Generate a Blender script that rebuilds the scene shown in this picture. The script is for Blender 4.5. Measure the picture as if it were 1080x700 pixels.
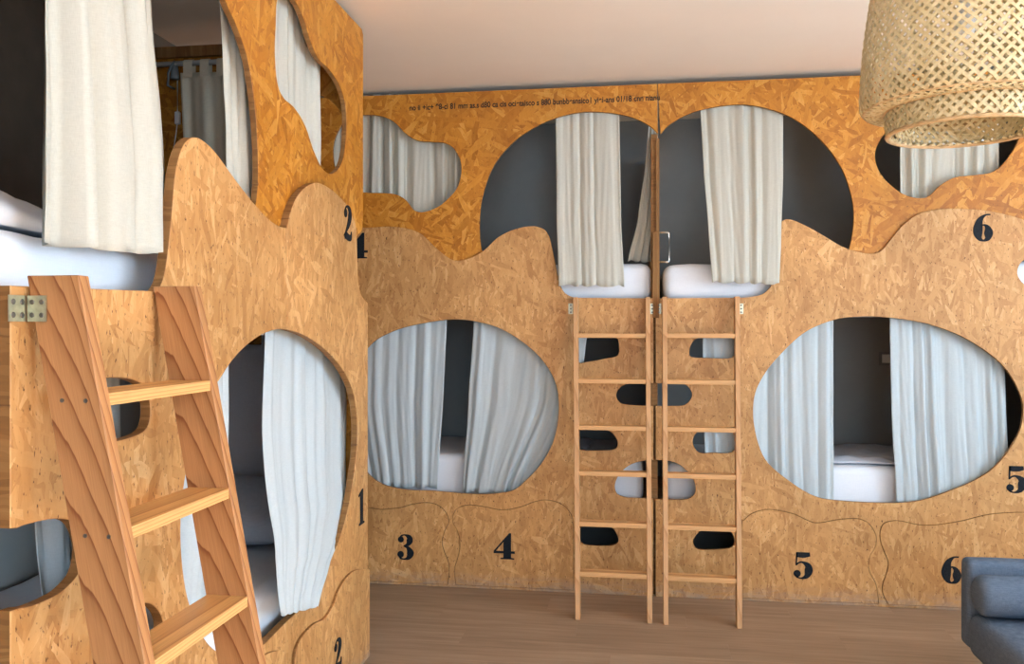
import bpy, bmesh, math, random
from mathutils import Matrix, Vector

# ------------------------------------------------------------------ clear
for o in list(bpy.data.objects):
    bpy.data.objects.remove(o, do_unlink=True)
scene = bpy.context.scene
COL = scene.collection
random.seed(7)

# ------------------------------------------------------------------ camera (image taken as 1080 x 700)
F_PX, CU, CV = 893.0, 540.0, 345.0
YAW = math.radians(8.4)
CAM_H = 1.52
cam_d = bpy.data.cameras.new('camera')
cam_d.sensor_width = 36.0
cam_d.lens = F_PX / 1080.0 * 36.0
cam_d.shift_y = -5.0 / 1080.0
cam_d.clip_start = 0.05
cam = bpy.data.objects.new('camera', cam_d)
COL.objects.link(cam)
cam.location = (0, 0, CAM_H)
cam.rotation_euler = (math.pi / 2, 0, YAW)
scene.camera = cam

# ------------------------------------------------------------------ world, daylight, exposure
w = bpy.data.worlds.new('sky')
scene.world = w
w.use_nodes = True
bg = w.node_tree.nodes['Background']
bg.inputs[0].default_value = (0.62, 0.78, 1.0, 1)
bg.inputs[1].default_value = 1.5


def area(name, loc, rot, sx, sy, power, color):
    d = bpy.data.lights.new(name, 'AREA')
    d.shape = 'RECTANGLE'
    d.size, d.size_y = sx, sy
    d.energy = power
    d.color = color
    o = bpy.data.objects.new(name, d)
    COL.objects.link(o)
    o.location = loc
    o.rotation_euler = rot
    return o


# room extents (metres)
XL, XR = -2.30, 3.70          # painted side walls
YB, YF = 5.88, -2.60          # painted back wall / wall behind the camera
HC = 2.937                    # ceiling
D = 4.87                      # front face of the back bunks
LX = -1.26                    # front face of the left bunk
HP = 2.90                     # height of the bunk fronts

# daylight at the two windows in the right wall and the window behind the camera
area('daylight_right_far', (XR + 0.12, 2.35, 1.75), (0, math.radians(90), 0), 1.9, 1.7, 105, (0.58, 0.80, 1.0))
area('daylight_right_near', (XR + 0.12, -0.35, 1.75), (0, math.radians(90), 0), 1.9, 1.7, 105, (0.58, 0.80, 1.0))
area('daylight_rear', (1.1, YF - 0.12, 1.75), (math.radians(90), 0, 0), 2.6, 1.9, 80, (0.58, 0.80, 1.0))
# low sun through the right-hand windows: lands on the floor beside and behind the camera and warms the ceiling
sd = bpy.data.lights.new('sun', 'SUN')
sd.energy = 120.0
sd.angle = math.radians(0.6)
sd.color = (1.0, 0.90, 0.76)
sun = bpy.data.objects.new('sun', sd)
COL.objects.link(sun)
sun.rotation_euler = Vector((-0.72, -0.06, -0.55)).to_track_quat('-Z', 'Y').to_euler()

vs = scene.view_settings
vs.view_transform = 'Standard'
vs.look = 'None'
vs.exposure = 0.42
vs.gamma = 1.0
vs.use_curve_mapping = False

# ------------------------------------------------------------------ pixel -> plane helpers
SY, CY = math.sin(YAW), math.cos(YAW)


def ray(u, v):
    r = (u - CU) / F_PX
    return Vector((-SY + CY * r, CY + SY * r, (CV - v) / F_PX))


def Bp(u, v, Y=D):
    d = ray(u, v)
    t = Y / d.y
    return (d.x * t, CAM_H + d.z * t)


def Lp(u, v, X=LX):
    d = ray(u, v)
    t = X / d.x
    return (d.y * t, CAM_H + d.z * t)


def MB(Y):   # local x -> X, local y -> Z, local z -> -Y (to the room)
    return Matrix(((1, 0, 0, 0), (0, 0, -1, Y), (0, 1, 0, 0), (0, 0, 0, 1)))


def ML(X):   # local x -> Y, local y -> Z, local z -> +X (to the room)
    return Matrix(((0, 0, 1, X), (1, 0, 0, 0), (0, 1, 0, 0), (0, 0, 0, 1)))


def smooth(pts, n=6, closed=False):
    out = []
    P = [Vector((p[0], p[1])) for p in pts]
    N = len(P)
    rng = range(N) if closed else range(N - 1)
    for i in rng:
        p1, p2 = P[i], P[(i + 1) % N]
        p0 = P[(i - 1) % N] if (closed or i > 0) else p1
        p3 = P[(i + 2) % N] if (closed or i < N - 2) else p2
        for k in range(n):
            t = k / n
            q = 0.5 * ((2 * p1) + (p2 - p0) * t + (2 * p0 - 5 * p1 + 4 * p2 - p3) * t * t + (3 * p1 - p0 - 3 * p2 + p3) * t ** 3)
            out.append((q.x, q.y))
    if not closed:
        out.append((P[-1].x, P[-1].y))
    return out


# ------------------------------------------------------------------ materials
def new_mat(name):
    m = bpy.data.materials.new(name)
    m.use_nodes = True
    nt = m.node_tree
    b = nt.nodes['Principled BSDF']
    return m, nt, b


def N(nt, kind, **kw):
    n = nt.nodes.new(kind)
    for k, v in kw.items():
        setattr(n, k, v)
    return n


def ramp(nt, stops, interp='LINEAR'):
    r = N(nt, 'ShaderNodeValToRGB')
    r.color_ramp.interpolation = interp
    el = r.color_ramp.elements
    while len(el) < len(stops):
        el.new(0.5)
    for e, (p, c) in zip(el, stops):
        e.position = p
        e.color = (*c, 1)
    return r


def mixc(nt, a, b, fac, blend='MIX'):
    m = N(nt, 'ShaderNodeMix', data_type='RGBA', blend_type=blend)
    for sock, val in ((m.inputs[0], fac), (m.inputs[6], a), (m.inputs[7], b)):
        if hasattr(val, 'links') or isinstance(val, bpy.types.NodeSocket):
            nt.links.new(val, sock)
        elif isinstance(val, (int, float)):
            sock.default_value = val
        else:
            sock.default_value = (*val, 1)
    return m.outputs[2]


def mapping(nt, src, scale=(1, 1, 1), rot=(0, 0, 0), loc=(0, 0, 0)):
    m = N(nt, 'ShaderNodeMapping')
    m.inputs['Scale'].default_value = scale
    m.inputs['Rotation'].default_value = rot
    m.inputs['Location'].default_value = loc
    nt.links.new(src, m.inputs['Vector'])
    return m.outputs[0]


def noise(nt, vec, scale, detail=2, rough=0.5, dist=0.0):
    n = N(nt, 'ShaderNodeTexNoise')
    n.inputs['Scale'].default_value = scale
    n.inputs['Detail'].default_value = detail
    n.inputs['Roughness'].default_value = rough
    n.inputs['Distortion'].default_value = dist
    if vec is not None:
        nt.links.new(vec, n.inputs['Vector'])
    return n.outputs[0]


def bump(nt, b, h, strength, dist):
    n = N(nt, 'ShaderNodeBump')
    n.inputs['Strength'].default_value = strength
    n.inputs['Distance'].default_value = dist
    nt.links.new(h, n.inputs['Height'])
    nt.links.new(n.outputs[0], b.inputs['Normal'])


def osb(name, stops, rough=0.5, scale=1.0, speck=0.55, soft=0.5, scuff=False, strands=((0.15, 5, 34), (1.05, 6, 30), (-0.75, 5, 26), (1.75, 7, 38), (2.45, 5, 30), (0.55, 8, 40))):
    """Oriented strand board: overlapping flakes lying in several directions, the 'highest' flake wins."""
    m, nt, b = new_mat(name)
    tc = N(nt, 'ShaderNodeTexCoord').outputs['Object']
    nz = N(nt, 'ShaderNodeTexNoise')
    nz.inputs['Scale'].default_value = 9
    nt.links.new(tc, nz.inputs['Vector'])
    dv = N(nt, 'ShaderNodeVectorMath', operation='MULTIPLY_ADD')
    nt.links.new(nz.outputs['Color'], dv.inputs[0])
    dv.inputs[1].default_value = (0.022, 0.022, 0)
    nt.links.new(tc, dv.inputs[2])
    vec = dv.outputs[0]
    best_h = best_c = None
    for k, (ang, sx, sy) in enumerate(strands):
        mp = mapping(nt, vec, scale=(sx * scale, sy * scale, 0.0), rot=(0, 0, 0), loc=(3.7 * k, 1.9 * k, 0))
        # rotate first, then stretch
        rt = N(nt, 'ShaderNodeVectorRotate', rotation_type='Z_AXIS')
        rt.inputs['Angle'].default_value = ang
        nt.links.new(vec, rt.inputs['Vector'])
        nt.links.new(rt.outputs[0], mp.node.inputs['Vector'])
        vo = N(nt, 'ShaderNodeTexVoronoi')
        vo.inputs['Scale'].default_value = 1.0
        nt.links.new(mp, vo.inputs['Vector'])
        sp = N(nt, 'ShaderNodeSeparateColor')
        nt.links.new(vo.outputs['Color'], sp.inputs[0])
        gr = noise(nt, mp, 3.0, 3, 0.6)
        cv = N(nt, 'ShaderNodeMath', operation='MULTIPLY_ADD')
        nt.links.new(gr, cv.inputs[0])
        cv.inputs[1].default_value = 0.45
        nt.links.new(sp.outputs[0], cv.inputs[2])
        c = cv.outputs[0]
        h = sp.outputs[1]
        if best_h is None:
            best_h, best_c = h, c
        else:
            gt = N(nt, 'ShaderNodeMath', operation='GREATER_THAN')
            nt.links.new(h, gt.inputs[0])
            nt.links.new(best_h, gt.inputs[1])
            mx = N(nt, 'ShaderNodeMix', data_type='FLOAT')
            nt.links.new(gt.outputs[0], mx.inputs[0])
            nt.links.new(best_c, mx.inputs[2])
            nt.links.new(c, mx.inputs[3])
            best_c = mx.outputs[0]
            mm = N(nt, 'ShaderNodeMath', operation='MAXIMUM')
            nt.links.new(best_h, mm.inputs[0])
            nt.links.new(h, mm.inputs[1])
            best_h = mm.outputs[0]
    # soft wood-fibre mottling mixed over the flakes
    fb = noise(nt, mapping(nt, vec, scale=(38, 11, 0)), 1.0, 5, 0.72, 0.8)
    fm = N(nt, 'ShaderNodeMath', operation='MULTIPLY_ADD')
    nt.links.new(fb, fm.inputs[0])
    fm.inputs[1].default_value = soft
    nt.links.new(best_c, fm.inputs[2])
    sc = N(nt, 'ShaderNodeMath', operation='MULTIPLY_ADD')
    nt.links.new(fm.outputs[0], sc.inputs[0])
    sc.inputs[1].default_value = 0.72 / (1 + 0.55 * soft)
    sc.inputs[2].default_value = -0.08 * soft
    r = ramp(nt, stops)
    nt.links.new(sc.outputs[0], r.inputs[0])
    # fine dark flecks and bark specks
    sn = noise(nt, mapping(nt, vec, scale=(110, 45, 0)), 1.0, 2, 0.6)
    sr = ramp(nt, [(0.635, (0, 0, 0)), (0.70, (1, 1, 1))])
    nt.links.new(sn, sr.inputs[0])
    sm = N(nt, 'ShaderNodeMath', operation='MULTIPLY')
    nt.links.new(sr.outputs[0], sm.inputs[0])
    sm.inputs[1].default_value = speck
    col = mixc(nt, r.outputs[0], (0.09, 0.035, 0.012), sm.outputs[0])
    # broad tone drift
    bn = noise(nt, tc, 1.6, 2, 0.5)
    br = ramp(nt, [(0.3, (0.82, 0.80, 0.78)), (0.7, (1.08, 1.06, 1.04))])
    nt.links.new(bn, br.inputs[0])
    col = mixc(nt, col, br.outputs[0], 1.0, 'MULTIPLY')
    if scuff:
        sxyz = N(nt, 'ShaderNodeSeparateXYZ')
        nt.links.new(tc, sxyz.inputs[0])
        mr = N(nt, 'ShaderNodeMapRange')
        mr.inputs['From Min'].default_value = 0.0
        mr.inputs['From Max'].default_value = 0.10
        mr.inputs['To Min'].default_value = 0.62
        mr.inputs['To Max'].default_value = 0.0
        nt.links.new(sxyz.outputs[1], mr.inputs['Value'])
        dn = noise(nt, mapping(nt, tc, scale=(5, 22, 0)), 1.0, 5, 0.75, 0.6)
        dr = ramp(nt, [(0.40, (0, 0, 0)), (0.60, (1, 1, 1))])
        nt.links.new(dn, dr.inputs[0])
        dm = N(nt, 'ShaderNodeMath', operation='MULTIPLY')
        nt.links.new(dr.outputs[0], dm.inputs[0])
        nt.links.new(mr.outputs[0], dm.inputs[1])
        col = mixc(nt, col, (0.30, 0.27, 0.25), dm.outputs[0])
    nt.links.new(col, b.inputs['Base Color'])
    b.inputs['Roughness'].default_value = rough
    b.inputs['Specular IOR Level'].default_value = 0.35
    bump(nt, b, sc.outputs[0], 0.35, 0.002)
    return m


M = {}
M['osb_amber'] = osb('osb_varnished_amber', [(0.02, (0.25, 0.075, 0.006)), (0.35, (0.45, 0.165, 0.016)), (0.65, (0.58, 0.245, 0.030)), (0.98, (0.76, 0.42, 0.11))], 0.42, 1.15, 0.6, 0.7)
M['osb_pale'] = osb('osb_raw_tan', [(0.05, (0.34, 0.150, 0.046)), (0.35, (0.49, 0.250, 0.086)), (0.65, (0.59, 0.325, 0.122)), (0.98, (0.79, 0.52, 0.26))], 0.5, 1.45, 0.9, 0.8, True,
                    ((1.45, 5, 30), (1.05, 6, 30), (0.35, 6, 26), (1.75, 7, 34), (2.25, 6, 30), (1.6, 9, 46)))
M['osb_edge'] = osb('osb_cut_edge', [(0.05, (0.17, 0.075, 0.022)), (0.5, (0.27, 0.130, 0.040)), (0.95, (0.38, 0.20, 0.075))], 0.7, 2.5, 0.6, 1.0)


def solid(name, color, rough=0.6, metal=0.0, spec=0.5, noise_amt=0.0, noise_scale=40, bump_amt=0.0):
    m, nt, b = new_mat(name)
    b.inputs['Base Color'].default_value = (*color, 1)
    b.inputs['Roughness'].default_value = rough
    b.inputs['Metallic'].default_value = metal
    b.inputs['Specular IOR Level'].default_value = spec
    tc = N(nt, 'ShaderNodeTexCoord').outputs['Object']
    nz = noise(nt, tc, noise_scale, 3, 0.6)
    if noise_amt:
        r = ramp(nt, [(0.3, tuple(c * (1 - noise_amt) for c in color)), (0.7, tuple(min(1, c * (1 + noise_amt)) for c in color))])
        nt.links.new(nz, r.inputs[0])
        nt.links.new(r.outputs[0], b.inputs['Base Color'])
    if bump_amt:
        bump(nt, b, nz, bump_amt, 0.002)
    return m


def fabric(name, color, dark, weave=900, transl=0.0, rough=0.9, bump_d=0.0008, streak=0.35):
    m, nt, b = new_mat(name)
    tc = N(nt, 'ShaderNodeTexCoord').outputs['Object']
    a = noise(nt, mapping(nt, tc, scale=(weave, weave, weave * 0.06)), 1.0, 2)
    c = noise(nt, mapping(nt, tc, scale=(weave * 0.06, weave * 0.06, weave)), 1.0, 2)
    ad = N(nt, 'ShaderNodeMath', operation='ADD')
    nt.links.new(a, ad.inputs[0])
    nt.links.new(c, ad.inputs[1])
    hv = N(nt, 'ShaderNodeMath', operation='MULTIPLY')
    nt.links.new(ad.outputs[0], hv.inputs[0])
    hv.inputs[1].default_value = 0.5
    r = ramp(nt, [(0.5 - streak * 0.5, dark), (0.5 + streak * 0.5, color)])
    nt.links.new(hv.outputs[0], r.inputs[0])
    nt.links.new(r.outputs[0], b.inputs['Base Color'])
    b.inputs['Roughness'].default_value = rough
    b.inputs['Specular IOR Level'].default_value = 0.15
    bump(nt, b, hv.outputs[0], 0.3, bump_d)
    if transl:
        tr = N(nt, 'ShaderNodeBsdfTranslucent')
        nt.links.new(r.outputs[0], tr.inputs[0])
        mx = N(nt, 'ShaderNodeMixShader')
        mx.inputs[0].default_value = transl
        nt.links.new(b.outputs[0], mx.inputs[1])
        nt.links.new(tr.outputs[0], mx.inputs[2])
        nt.links.new(mx.outputs[0], nt.nodes['Material Output'].inputs['Surface'])
    return m


M['linen'] = fabric('linen_natural', (0.65, 0.64, 0.565), (0.55, 0.54, 0.47), transl=0.15)
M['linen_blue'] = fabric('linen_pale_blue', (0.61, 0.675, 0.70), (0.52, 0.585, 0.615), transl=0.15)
M['linen_end'] = fabric('linen_oat', (0.80, 0.71, 0.55), (0.66, 0.57, 0.43), transl=0.15)
M['linen_grey'] = fabric('linen_lilac_grey', (0.66, 0.64, 0.67), (0.56, 0.54, 0.57), transl=0.1)
M['sheet'] = fabric('cotton_sheet_white', (0.80, 0.84, 0.90), (0.74, 0.78, 0.85), weave=600, bump_d=0.0003)
M['sheet_blue'] = fabric('cotton_sheet_greyblue', (0.60, 0.63, 0.70), (0.50, 0.53, 0.60), weave=600, bump_d=0.0003)
M['sofa'] = fabric('sofa_wool_blue_grey', (0.135, 0.175, 0.235), (0.06, 0.085, 0.125), weave=650)


def pine(name, axis, light, dark, ring=46, seed=0):
    m, nt, b = new_mat(name)
    tc = N(nt, 'ShaderNodeTexCoord').outputs['Object']
    s = [1.0, 1.0, 1.0]
    s[axis] = 0.035
    v = mapping(nt, tc, scale=tuple(s), loc=(0.013 * seed, 0.021 * seed, 0.3 * seed))
    nz = N(nt, 'ShaderNodeTexNoise')
    nz.inputs['Scale'].default_value = 4
    nz.inputs['Detail'].default_value = 1.5
    nt.links.new(v, nz.inputs['Vector'])
    dv = N(nt, 'ShaderNodeVectorMath', operation='MULTIPLY_ADD')
    nt.links.new(nz.outputs['Color'], dv.inputs[0])
    dv.inputs[1].default_value = (0.085, 0.085, 0.085)
    nt.links.new(v, dv.inputs[2])
    wv = N(nt, 'ShaderNodeTexWave', wave_type='RINGS', rings_direction='SPHERICAL', wave_profile='SAW')
    wv.inputs['Scale'].default_value = ring
    wv.inputs['Distortion'].default_value = 0.6
    wv.inputs['Detail'].default_value = 1
    nt.links.new(dv.outputs[0], wv.inputs['Vector'])
    s2 = [1.0, 1.0, 1.0]
    s2[axis] = 0.02
    fine = noise(nt, mapping(nt, tc, scale=tuple(s2)), 420, 2)
    mid = tuple(0.55 * a + 0.45 * c for a, c in zip(light, dark))
    r = ramp(nt, [(0.0, light), (0.55, tuple(0.86 * a + 0.14 * c for a, c in zip(light, dark))), (0.85, mid), (0.97, dark), (1.0, light)])
    nt.links.new(wv.outputs['Fac'], r.inputs[0])
    fr = ramp(nt, [(0.3, (0.86, 0.84, 0.82)), (0.7, (1.06, 1.05, 1.04))])
    nt.links.new(fine, fr.inputs[0])
    col = mixc(nt, r.outputs[0], fr.outputs[0], 1.0, 'MULTIPLY')
    nt.links.new(col, b.inputs['Base Color'])
    b.inputs['Roughness'].default_value = 0.5
    b.inputs['Specular IOR Level'].default_value = 0.35
    return m


PL, PD = (0.46, 0.225, 0.088), (0.20, 0.060, 0.016)
M['pine_z'] = pine('pine_upright', 2, PL, PD, 62, 4)
M['pine_slim'] = pine('pine_upright_slim', 2, (0.60, 0.335, 0.155), (0.46, 0.225, 0.09), 40, 4)
M['pine_x'] = pine('pine_tread_x', 0, (0.70, 0.40, 0.17), (0.40, 0.16, 0.05), 40, 2)
M['pine_y'] = pine('pine_tread_y', 1, (0.70, 0.40, 0.15), (0.40, 0.17, 0.05), 40, 3)
M['grey_paint'] = solid('wall_paint_dark_grey', (0.27, 0.275, 0.268), 0.75, noise_amt=0.05, noise_scale=6)
M['ceiling'] = solid('ceiling_paint_cream', (0.90, 0.80, 0.70), 0.85, noise_amt=0.015, noise_scale=3)
M['white_wall'] = solid('wall_paint_warm_white', (0.80, 0.74, 0.66), 0.85, noise_amt=0.02, noise_scale=4)
M['ink'] = solid('black_number_paint', (0.012, 0.015, 0.020), 0.7, spec=0.15, noise_amt=0.3, noise_scale=120)
M['stamp'] = solid('black_stamp_ink', (0.03, 0.018, 0.01), 0.8, noise_amt=0.3, noise_scale=200)
M['steel'] = solid('zinc_steel', (0.46, 0.43, 0.31), 0.38, 0.9, noise_amt=0.15, noise_scale=60)
M['screw'] = solid('screw_dark_steel', (0.16, 0.14, 0.12), 0.45, 0.8, noise_amt=0.1)
M['chrome'] = solid('brushed_nickel', (0.70, 0.68, 0.64), 0.3, 1.0)
M['white_plastic'] = solid('white_plastic', (0.75, 0.74, 0.72), 0.4, noise_amt=0.02)
M['grey_plastic'] = solid('grey_plastic', (0.20, 0.21, 0.21), 0.5, noise_amt=0.02)
M['dark_wood'] = solid('sofa_leg_dark_wood', (0.06, 0.035, 0.02), 0.5, noise_amt=0.2)
M['bunk_shade'] = solid('bunk_shade_dark_brown', (0.055, 0.042, 0.030), 0.7, noise_amt=0.2, noise_scale=8)  # shade of the unlit upper bunk interior, put into the colour
M['rod'] = solid('curtain_rod_white', (0.55, 0.53, 0.50), 0.5, noise_amt=0.03)
M['window_frame'] = solid('window_frame_white', (0.75, 0.75, 0.73), 0.5, noise_amt=0.02)


def floor_mat():
    m, nt, b = new_mat('floor_laminate_brown')
    tc = N(nt, 'ShaderNodeTexCoord').outputs['Object']
    oi = N(nt, 'ShaderNodeObjectInfo')
    off = N(nt, 'ShaderNodeVectorMath', operation='SCALE')
    off.inputs[0].default_value = (3.1, 7.7, 0)
    nt.links.new(oi.outputs['Random'], off.inputs['Scale'])
    ad = N(nt, 'ShaderNodeVectorMath', operation='ADD')
    nt.links.new(tc, ad.inputs[0])
    nt.links.new(off.outputs[0], ad.inputs[1])
    a = noise(nt, mapping(nt, ad.outputs[0], scale=(1.6, 26, 1)), 1.0, 4, 0.6, 0.3)
    c = noise(nt, mapping(nt, ad.outputs[0], scale=(5, 160, 1)), 1.0, 2)
    r = ramp(nt, [(0.25, (0.235, 0.155, 0.098)), (0.5, (0.325, 0.225, 0.150)), (0.78, (0.41, 0.295, 0.205))])
    nt.links.new(a, r.inputs[0])
    fr = ramp(nt, [(0.3, (0.9, 0.89, 0.88)), (0.7, (1.08, 1.07, 1.06))])
    nt.links.new(c, fr.inputs[0])
    col = mixc(nt, r.outputs[0], fr.outputs[0], 1.0, 'MULTIPLY')
    hv = N(nt, 'ShaderNodeMath', operation='MULTIPLY_ADD')
    nt.links.new(oi.outputs['Random'], hv.inputs[0])
    hv.inputs[1].default_value = 0.16
    hv.inputs[2].default_value = 0.92
    sc = N(nt, 'ShaderNodeVectorMath', operation='SCALE')
    nt.links.new(col, sc.inputs[0])
    nt.links.new(hv.outputs[0], sc.inputs['Scale'])
    nt.links.new(sc.outputs[0], b.inputs['Base Color'])
    b.inputs['Roughness'].default_value = 0.42
    b.inputs['Specular IOR Level'].default_value = 0.4
    return m


M['floor'] = floor_mat()


def bamboo_mat(name, c0, c1):
    m, nt, b = new_mat(name)
    tc = N(nt, 'ShaderNodeTexCoord').outputs['Object']
    a = noise(nt, tc, 38, 3, 0.6)
    r = ramp(nt, [(0.3, c0), (0.7, c1)])
    nt.links.new(a, r.inputs[0])
    nt.links.new(r.outputs[0], b.inputs['Base Color'])
    b.inputs['Roughness'].default_value = 0.5
    tr = N(nt, 'ShaderNodeBsdfTranslucent')
    nt.links.new(r.outputs[0], tr.inputs[0])
    mx = N(nt, 'ShaderNodeMixShader')
    mx.inputs[0].default_value = 0.25
    nt.links.new(b.outputs[0], mx.inputs[1])
    nt.links.new(tr.outputs[0], mx.inputs[2])
    nt.links.new(mx.outputs[0], nt.nodes['Material Output'].inputs['Surface'])
    return m


M['bamboo'] = bamboo_mat('bamboo_strip', (0.60, 0.47, 0.24), (0.80, 0.69, 0.43))
M['bamboo_rim'] = bamboo_mat('bamboo_rim', (0.48, 0.31, 0.14), (0.70, 0.50, 0.27))

# ------------------------------------------------------------------ object helpers
WM = {}


def link(o, mat=None, parent=None, mw=None):
    COL.objects.link(o)
    mw = mw if mw is not None else Matrix.Identity(4)
    if mat is not None:
        o.data.materials.clear()
        o.data.materials.append(M[mat])
    if parent is not None:
        o.parent = parent
        o.matrix_parent_inverse = WM[parent.name].inverted()
    o.matrix_basis = mw
    WM[o.name] = mw.copy()
    return o


def tag(o, label, cat, group=None):
    o['label'] = label
    o['category'] = cat
    if group:
        o['group'] = group
    return o


def struct(o):
    o['kind'] = 'structure'
    return o


def thing(name, label, cat, loc=(0, 0, 0), group=None):
    o = bpy.data.objects.new(name, None)
    o.empty_display_size = 0.1
    link(o, None, None, Matrix.Translation(loc))
    return tag(o, label, cat, group)


def from_bm(name, bm, mat, parent=None, mw=None, smooth_shade=False):
    me = bpy.data.meshes.new(name)
    bm.normal_update()
    bm.to_mesh(me)
    bm.free()
    if smooth_shade:
        for p in me.polygons:
            p.use_smooth = True
    return link(bpy.data.objects.new(name, me), mat, parent, mw)


def bm_box(bm, lo, hi, bev=0.0):
    c = [(a + b) / 2 for a, b in zip(lo, hi)]
    s = [abs(b - a) for a, b in zip(lo, hi)]
    r = bmesh.ops.create_cube(bm, size=1.0)
    vs_ = r['verts']
    for v in vs_:
        v.co = Vector((c[0] + v.co.x * s[0], c[1] + v.co.y * s[1], c[2] + v.co.z * s[2]))
    if bev > 0:
        es = list({e for v in vs_ for e in v.link_edges})
        bmesh.ops.bevel(bm, geom=es, offset=bev, segments=2, affect='EDGES', profile=0.5)


def box(name, lo, hi, mat, parent=None, bev=0.0):
    bm = bmesh.new()
    bm_box(bm, lo, hi, bev)
    return from_bm(name, bm, mat, parent)


def tube(bm, pts, rad, seg=10, cap=True):
    """swept tube through a list of points"""
    P = [Vector(p) for p in pts]
    rings = []
    up = Vector((0, 0, 1))
    for i, p in enumerate(P):
        d = (P[min(i + 1, len(P) - 1)] - P[max(i - 1, 0)]).normalized()
        a = d.cross(up)
        if a.length < 1e-3:
            a = d.cross(Vector((0, 1, 0)))
        a.normalize()
        b_ = d.cross(a).normalized()
        r = rad[i] if isinstance(rad, (list, tuple)) else rad
        rings.append([bm.verts.new(p + a * (r * math.cos(2 * math.pi * k / seg)) + b_ * (r * math.sin(2 * math.pi * k / seg))) for k in range(seg)])
    for A, B in zip(rings[:-1], rings[1:]):
        for k in range(seg):
            bm.faces.new((A[k], A[(k + 1) % seg], B[(k + 1) % seg], B[k]))
    if cap:
        bm.faces.new(rings[0][::-1])
        bm.faces.new(rings[-1])


def panel(name, outline, holes, z0, z1, mw, mat, parent=None, bev=0.0015, shrink=0.0):
    """flat board with cut-outs in local XY, thickness z0..z1 along local z"""
    cu = bpy.data.curves.new(name, 'CURVE')
    cu.dimensions = '2D'
    cu.fill_mode = 'BOTH'
    cu.extrude = (z1 - z0) / 2 - bev
    cu.bevel_depth = bev
    cu.bevel_resolution = 0
    cu.offset = -bev - shrink
    for ring in [outline] + list(holes):
        sp = cu.splines.new('POLY')
        sp.points.add(len(ring) - 1)
        for p, q in zip(sp.points, ring):
            p.co = (q[0], q[1], 0, 1)
        sp.use_cyclic_u = True
    tmp = bpy.data.objects.new('tmp', cu)
    COL.objects.link(tmp)
    dg = bpy.context.evaluated_depsgraph_get()
    me = bpy.data.meshes.new_from_object(tmp.evaluated_get(dg))
    bpy.data.objects.remove(tmp, do_unlink=True)
    bpy.data.curves.remove(cu)
    me.name = name
    zc = (z0 + z1) / 2
    for v in me.vertices:
        v.co.z += zc
    o = link(bpy.data.objects.new(name, me), mat, parent, mw)
    if mat.startswith('osb'):
        me.materials.append(M['osb_edge'])
    for p in me.polygons:
        p.use_smooth = False
        if mat.startswith('osb') and abs(p.normal.z) < 0.5:
            p.material_index = 1
    return o


# ---- black poster-style numerals, drawn as ribbons of changing width
DIG = {
    '1': dict(poly=[[(0.10, 0.0), (0.58, 0.0), (0.58, 0.05), (0.46, 0.08), (0.46, 1.0), (0.38, 1.0), (0.06, 0.88), (0.06, 0.82), (0.20, 0.85), (0.20, 0.08), (0.10, 0.05)]]),
    '2': dict(stroke=[[(0.13, 0.74, .06), (0.15, 0.88, .06), (0.32, 0.965, .07), (0.52, 0.88, .2), (0.56, 0.72, .28), (0.45, 0.5, .22), (0.25, 0.28, .1), (0.08, 0.1, .07)],
                      [(0.05, 0.06, .12), (0.2, 0.13, .2), (0.42, 0.09, .2), (0.62, 0.1, .16), (0.69, 0.28, .04)]], ball=[(0.17, 0.76, .125)]),
    '3': dict(stroke=[[(0.12, 0.84, .05), (0.2, 0.94, .06), (0.34, 0.97, .06), (0.5, 0.88, .2), (0.52, 0.74, .25), (0.44, 0.6, .14), (0.28, 0.53, .05)],
                      [(0.28, 0.54, .05), (0.44, 0.48, .12), (0.55, 0.28, .28), (0.48, 0.1, .18), (0.32, 0.03, .06), (0.16, 0.06, .06), (0.1, 0.16, .05)]], ball=[(0.17, 0.79, .12), (0.16, 0.21, .13)]),
    '4': dict(poly=[[(0.60, 1.0), (0.0, 0.31), (0.0, 0.22), (0.38, 0.22), (0.38, 0.06), (0.26, 0.04), (0.26, 0.0), (0.80, 0.0), (0.80, 0.04), (0.68, 0.06), (0.68, 0.22), (0.82, 0.22), (0.82, 0.31), (0.68, 0.31), (0.68, 1.0)],
                    [(0.38, 0.31), (0.09, 0.31), (0.38, 0.66)]]),
    '5': dict(stroke=[[(0.13, 0.5, .05), (0.15, 0.98, .06)], [(0.12, 0.9, .18), (0.4, 0.89, .2), (0.62, 0.92, .14)],
                      [(0.13, 0.52, .05), (0.22, 0.6, .06), (0.36, 0.62, .08), (0.54, 0.5, .22), (0.57, 0.32, .29), (0.5, 0.12, .18), (0.32, 0.03, .06), (0.16, 0.07, .06), (0.1, 0.16, .05)]], ball=[(0.16, 0.2, .13)]),
    '6': dict(stroke=[[(0.6, 0.97, .05), (0.42, 0.95, .07), (0.25, 0.78, .2), (0.18, 0.5, .32), (0.18, 0.28, .30), (0.24, 0.1, .16), (0.36, 0.03, .07), (0.5, 0.1, .18), (0.54, 0.3, .30), (0.5, 0.5, .18), (0.38, 0.6, .06), (0.26, 0.54, .05)]]),
}


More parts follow.
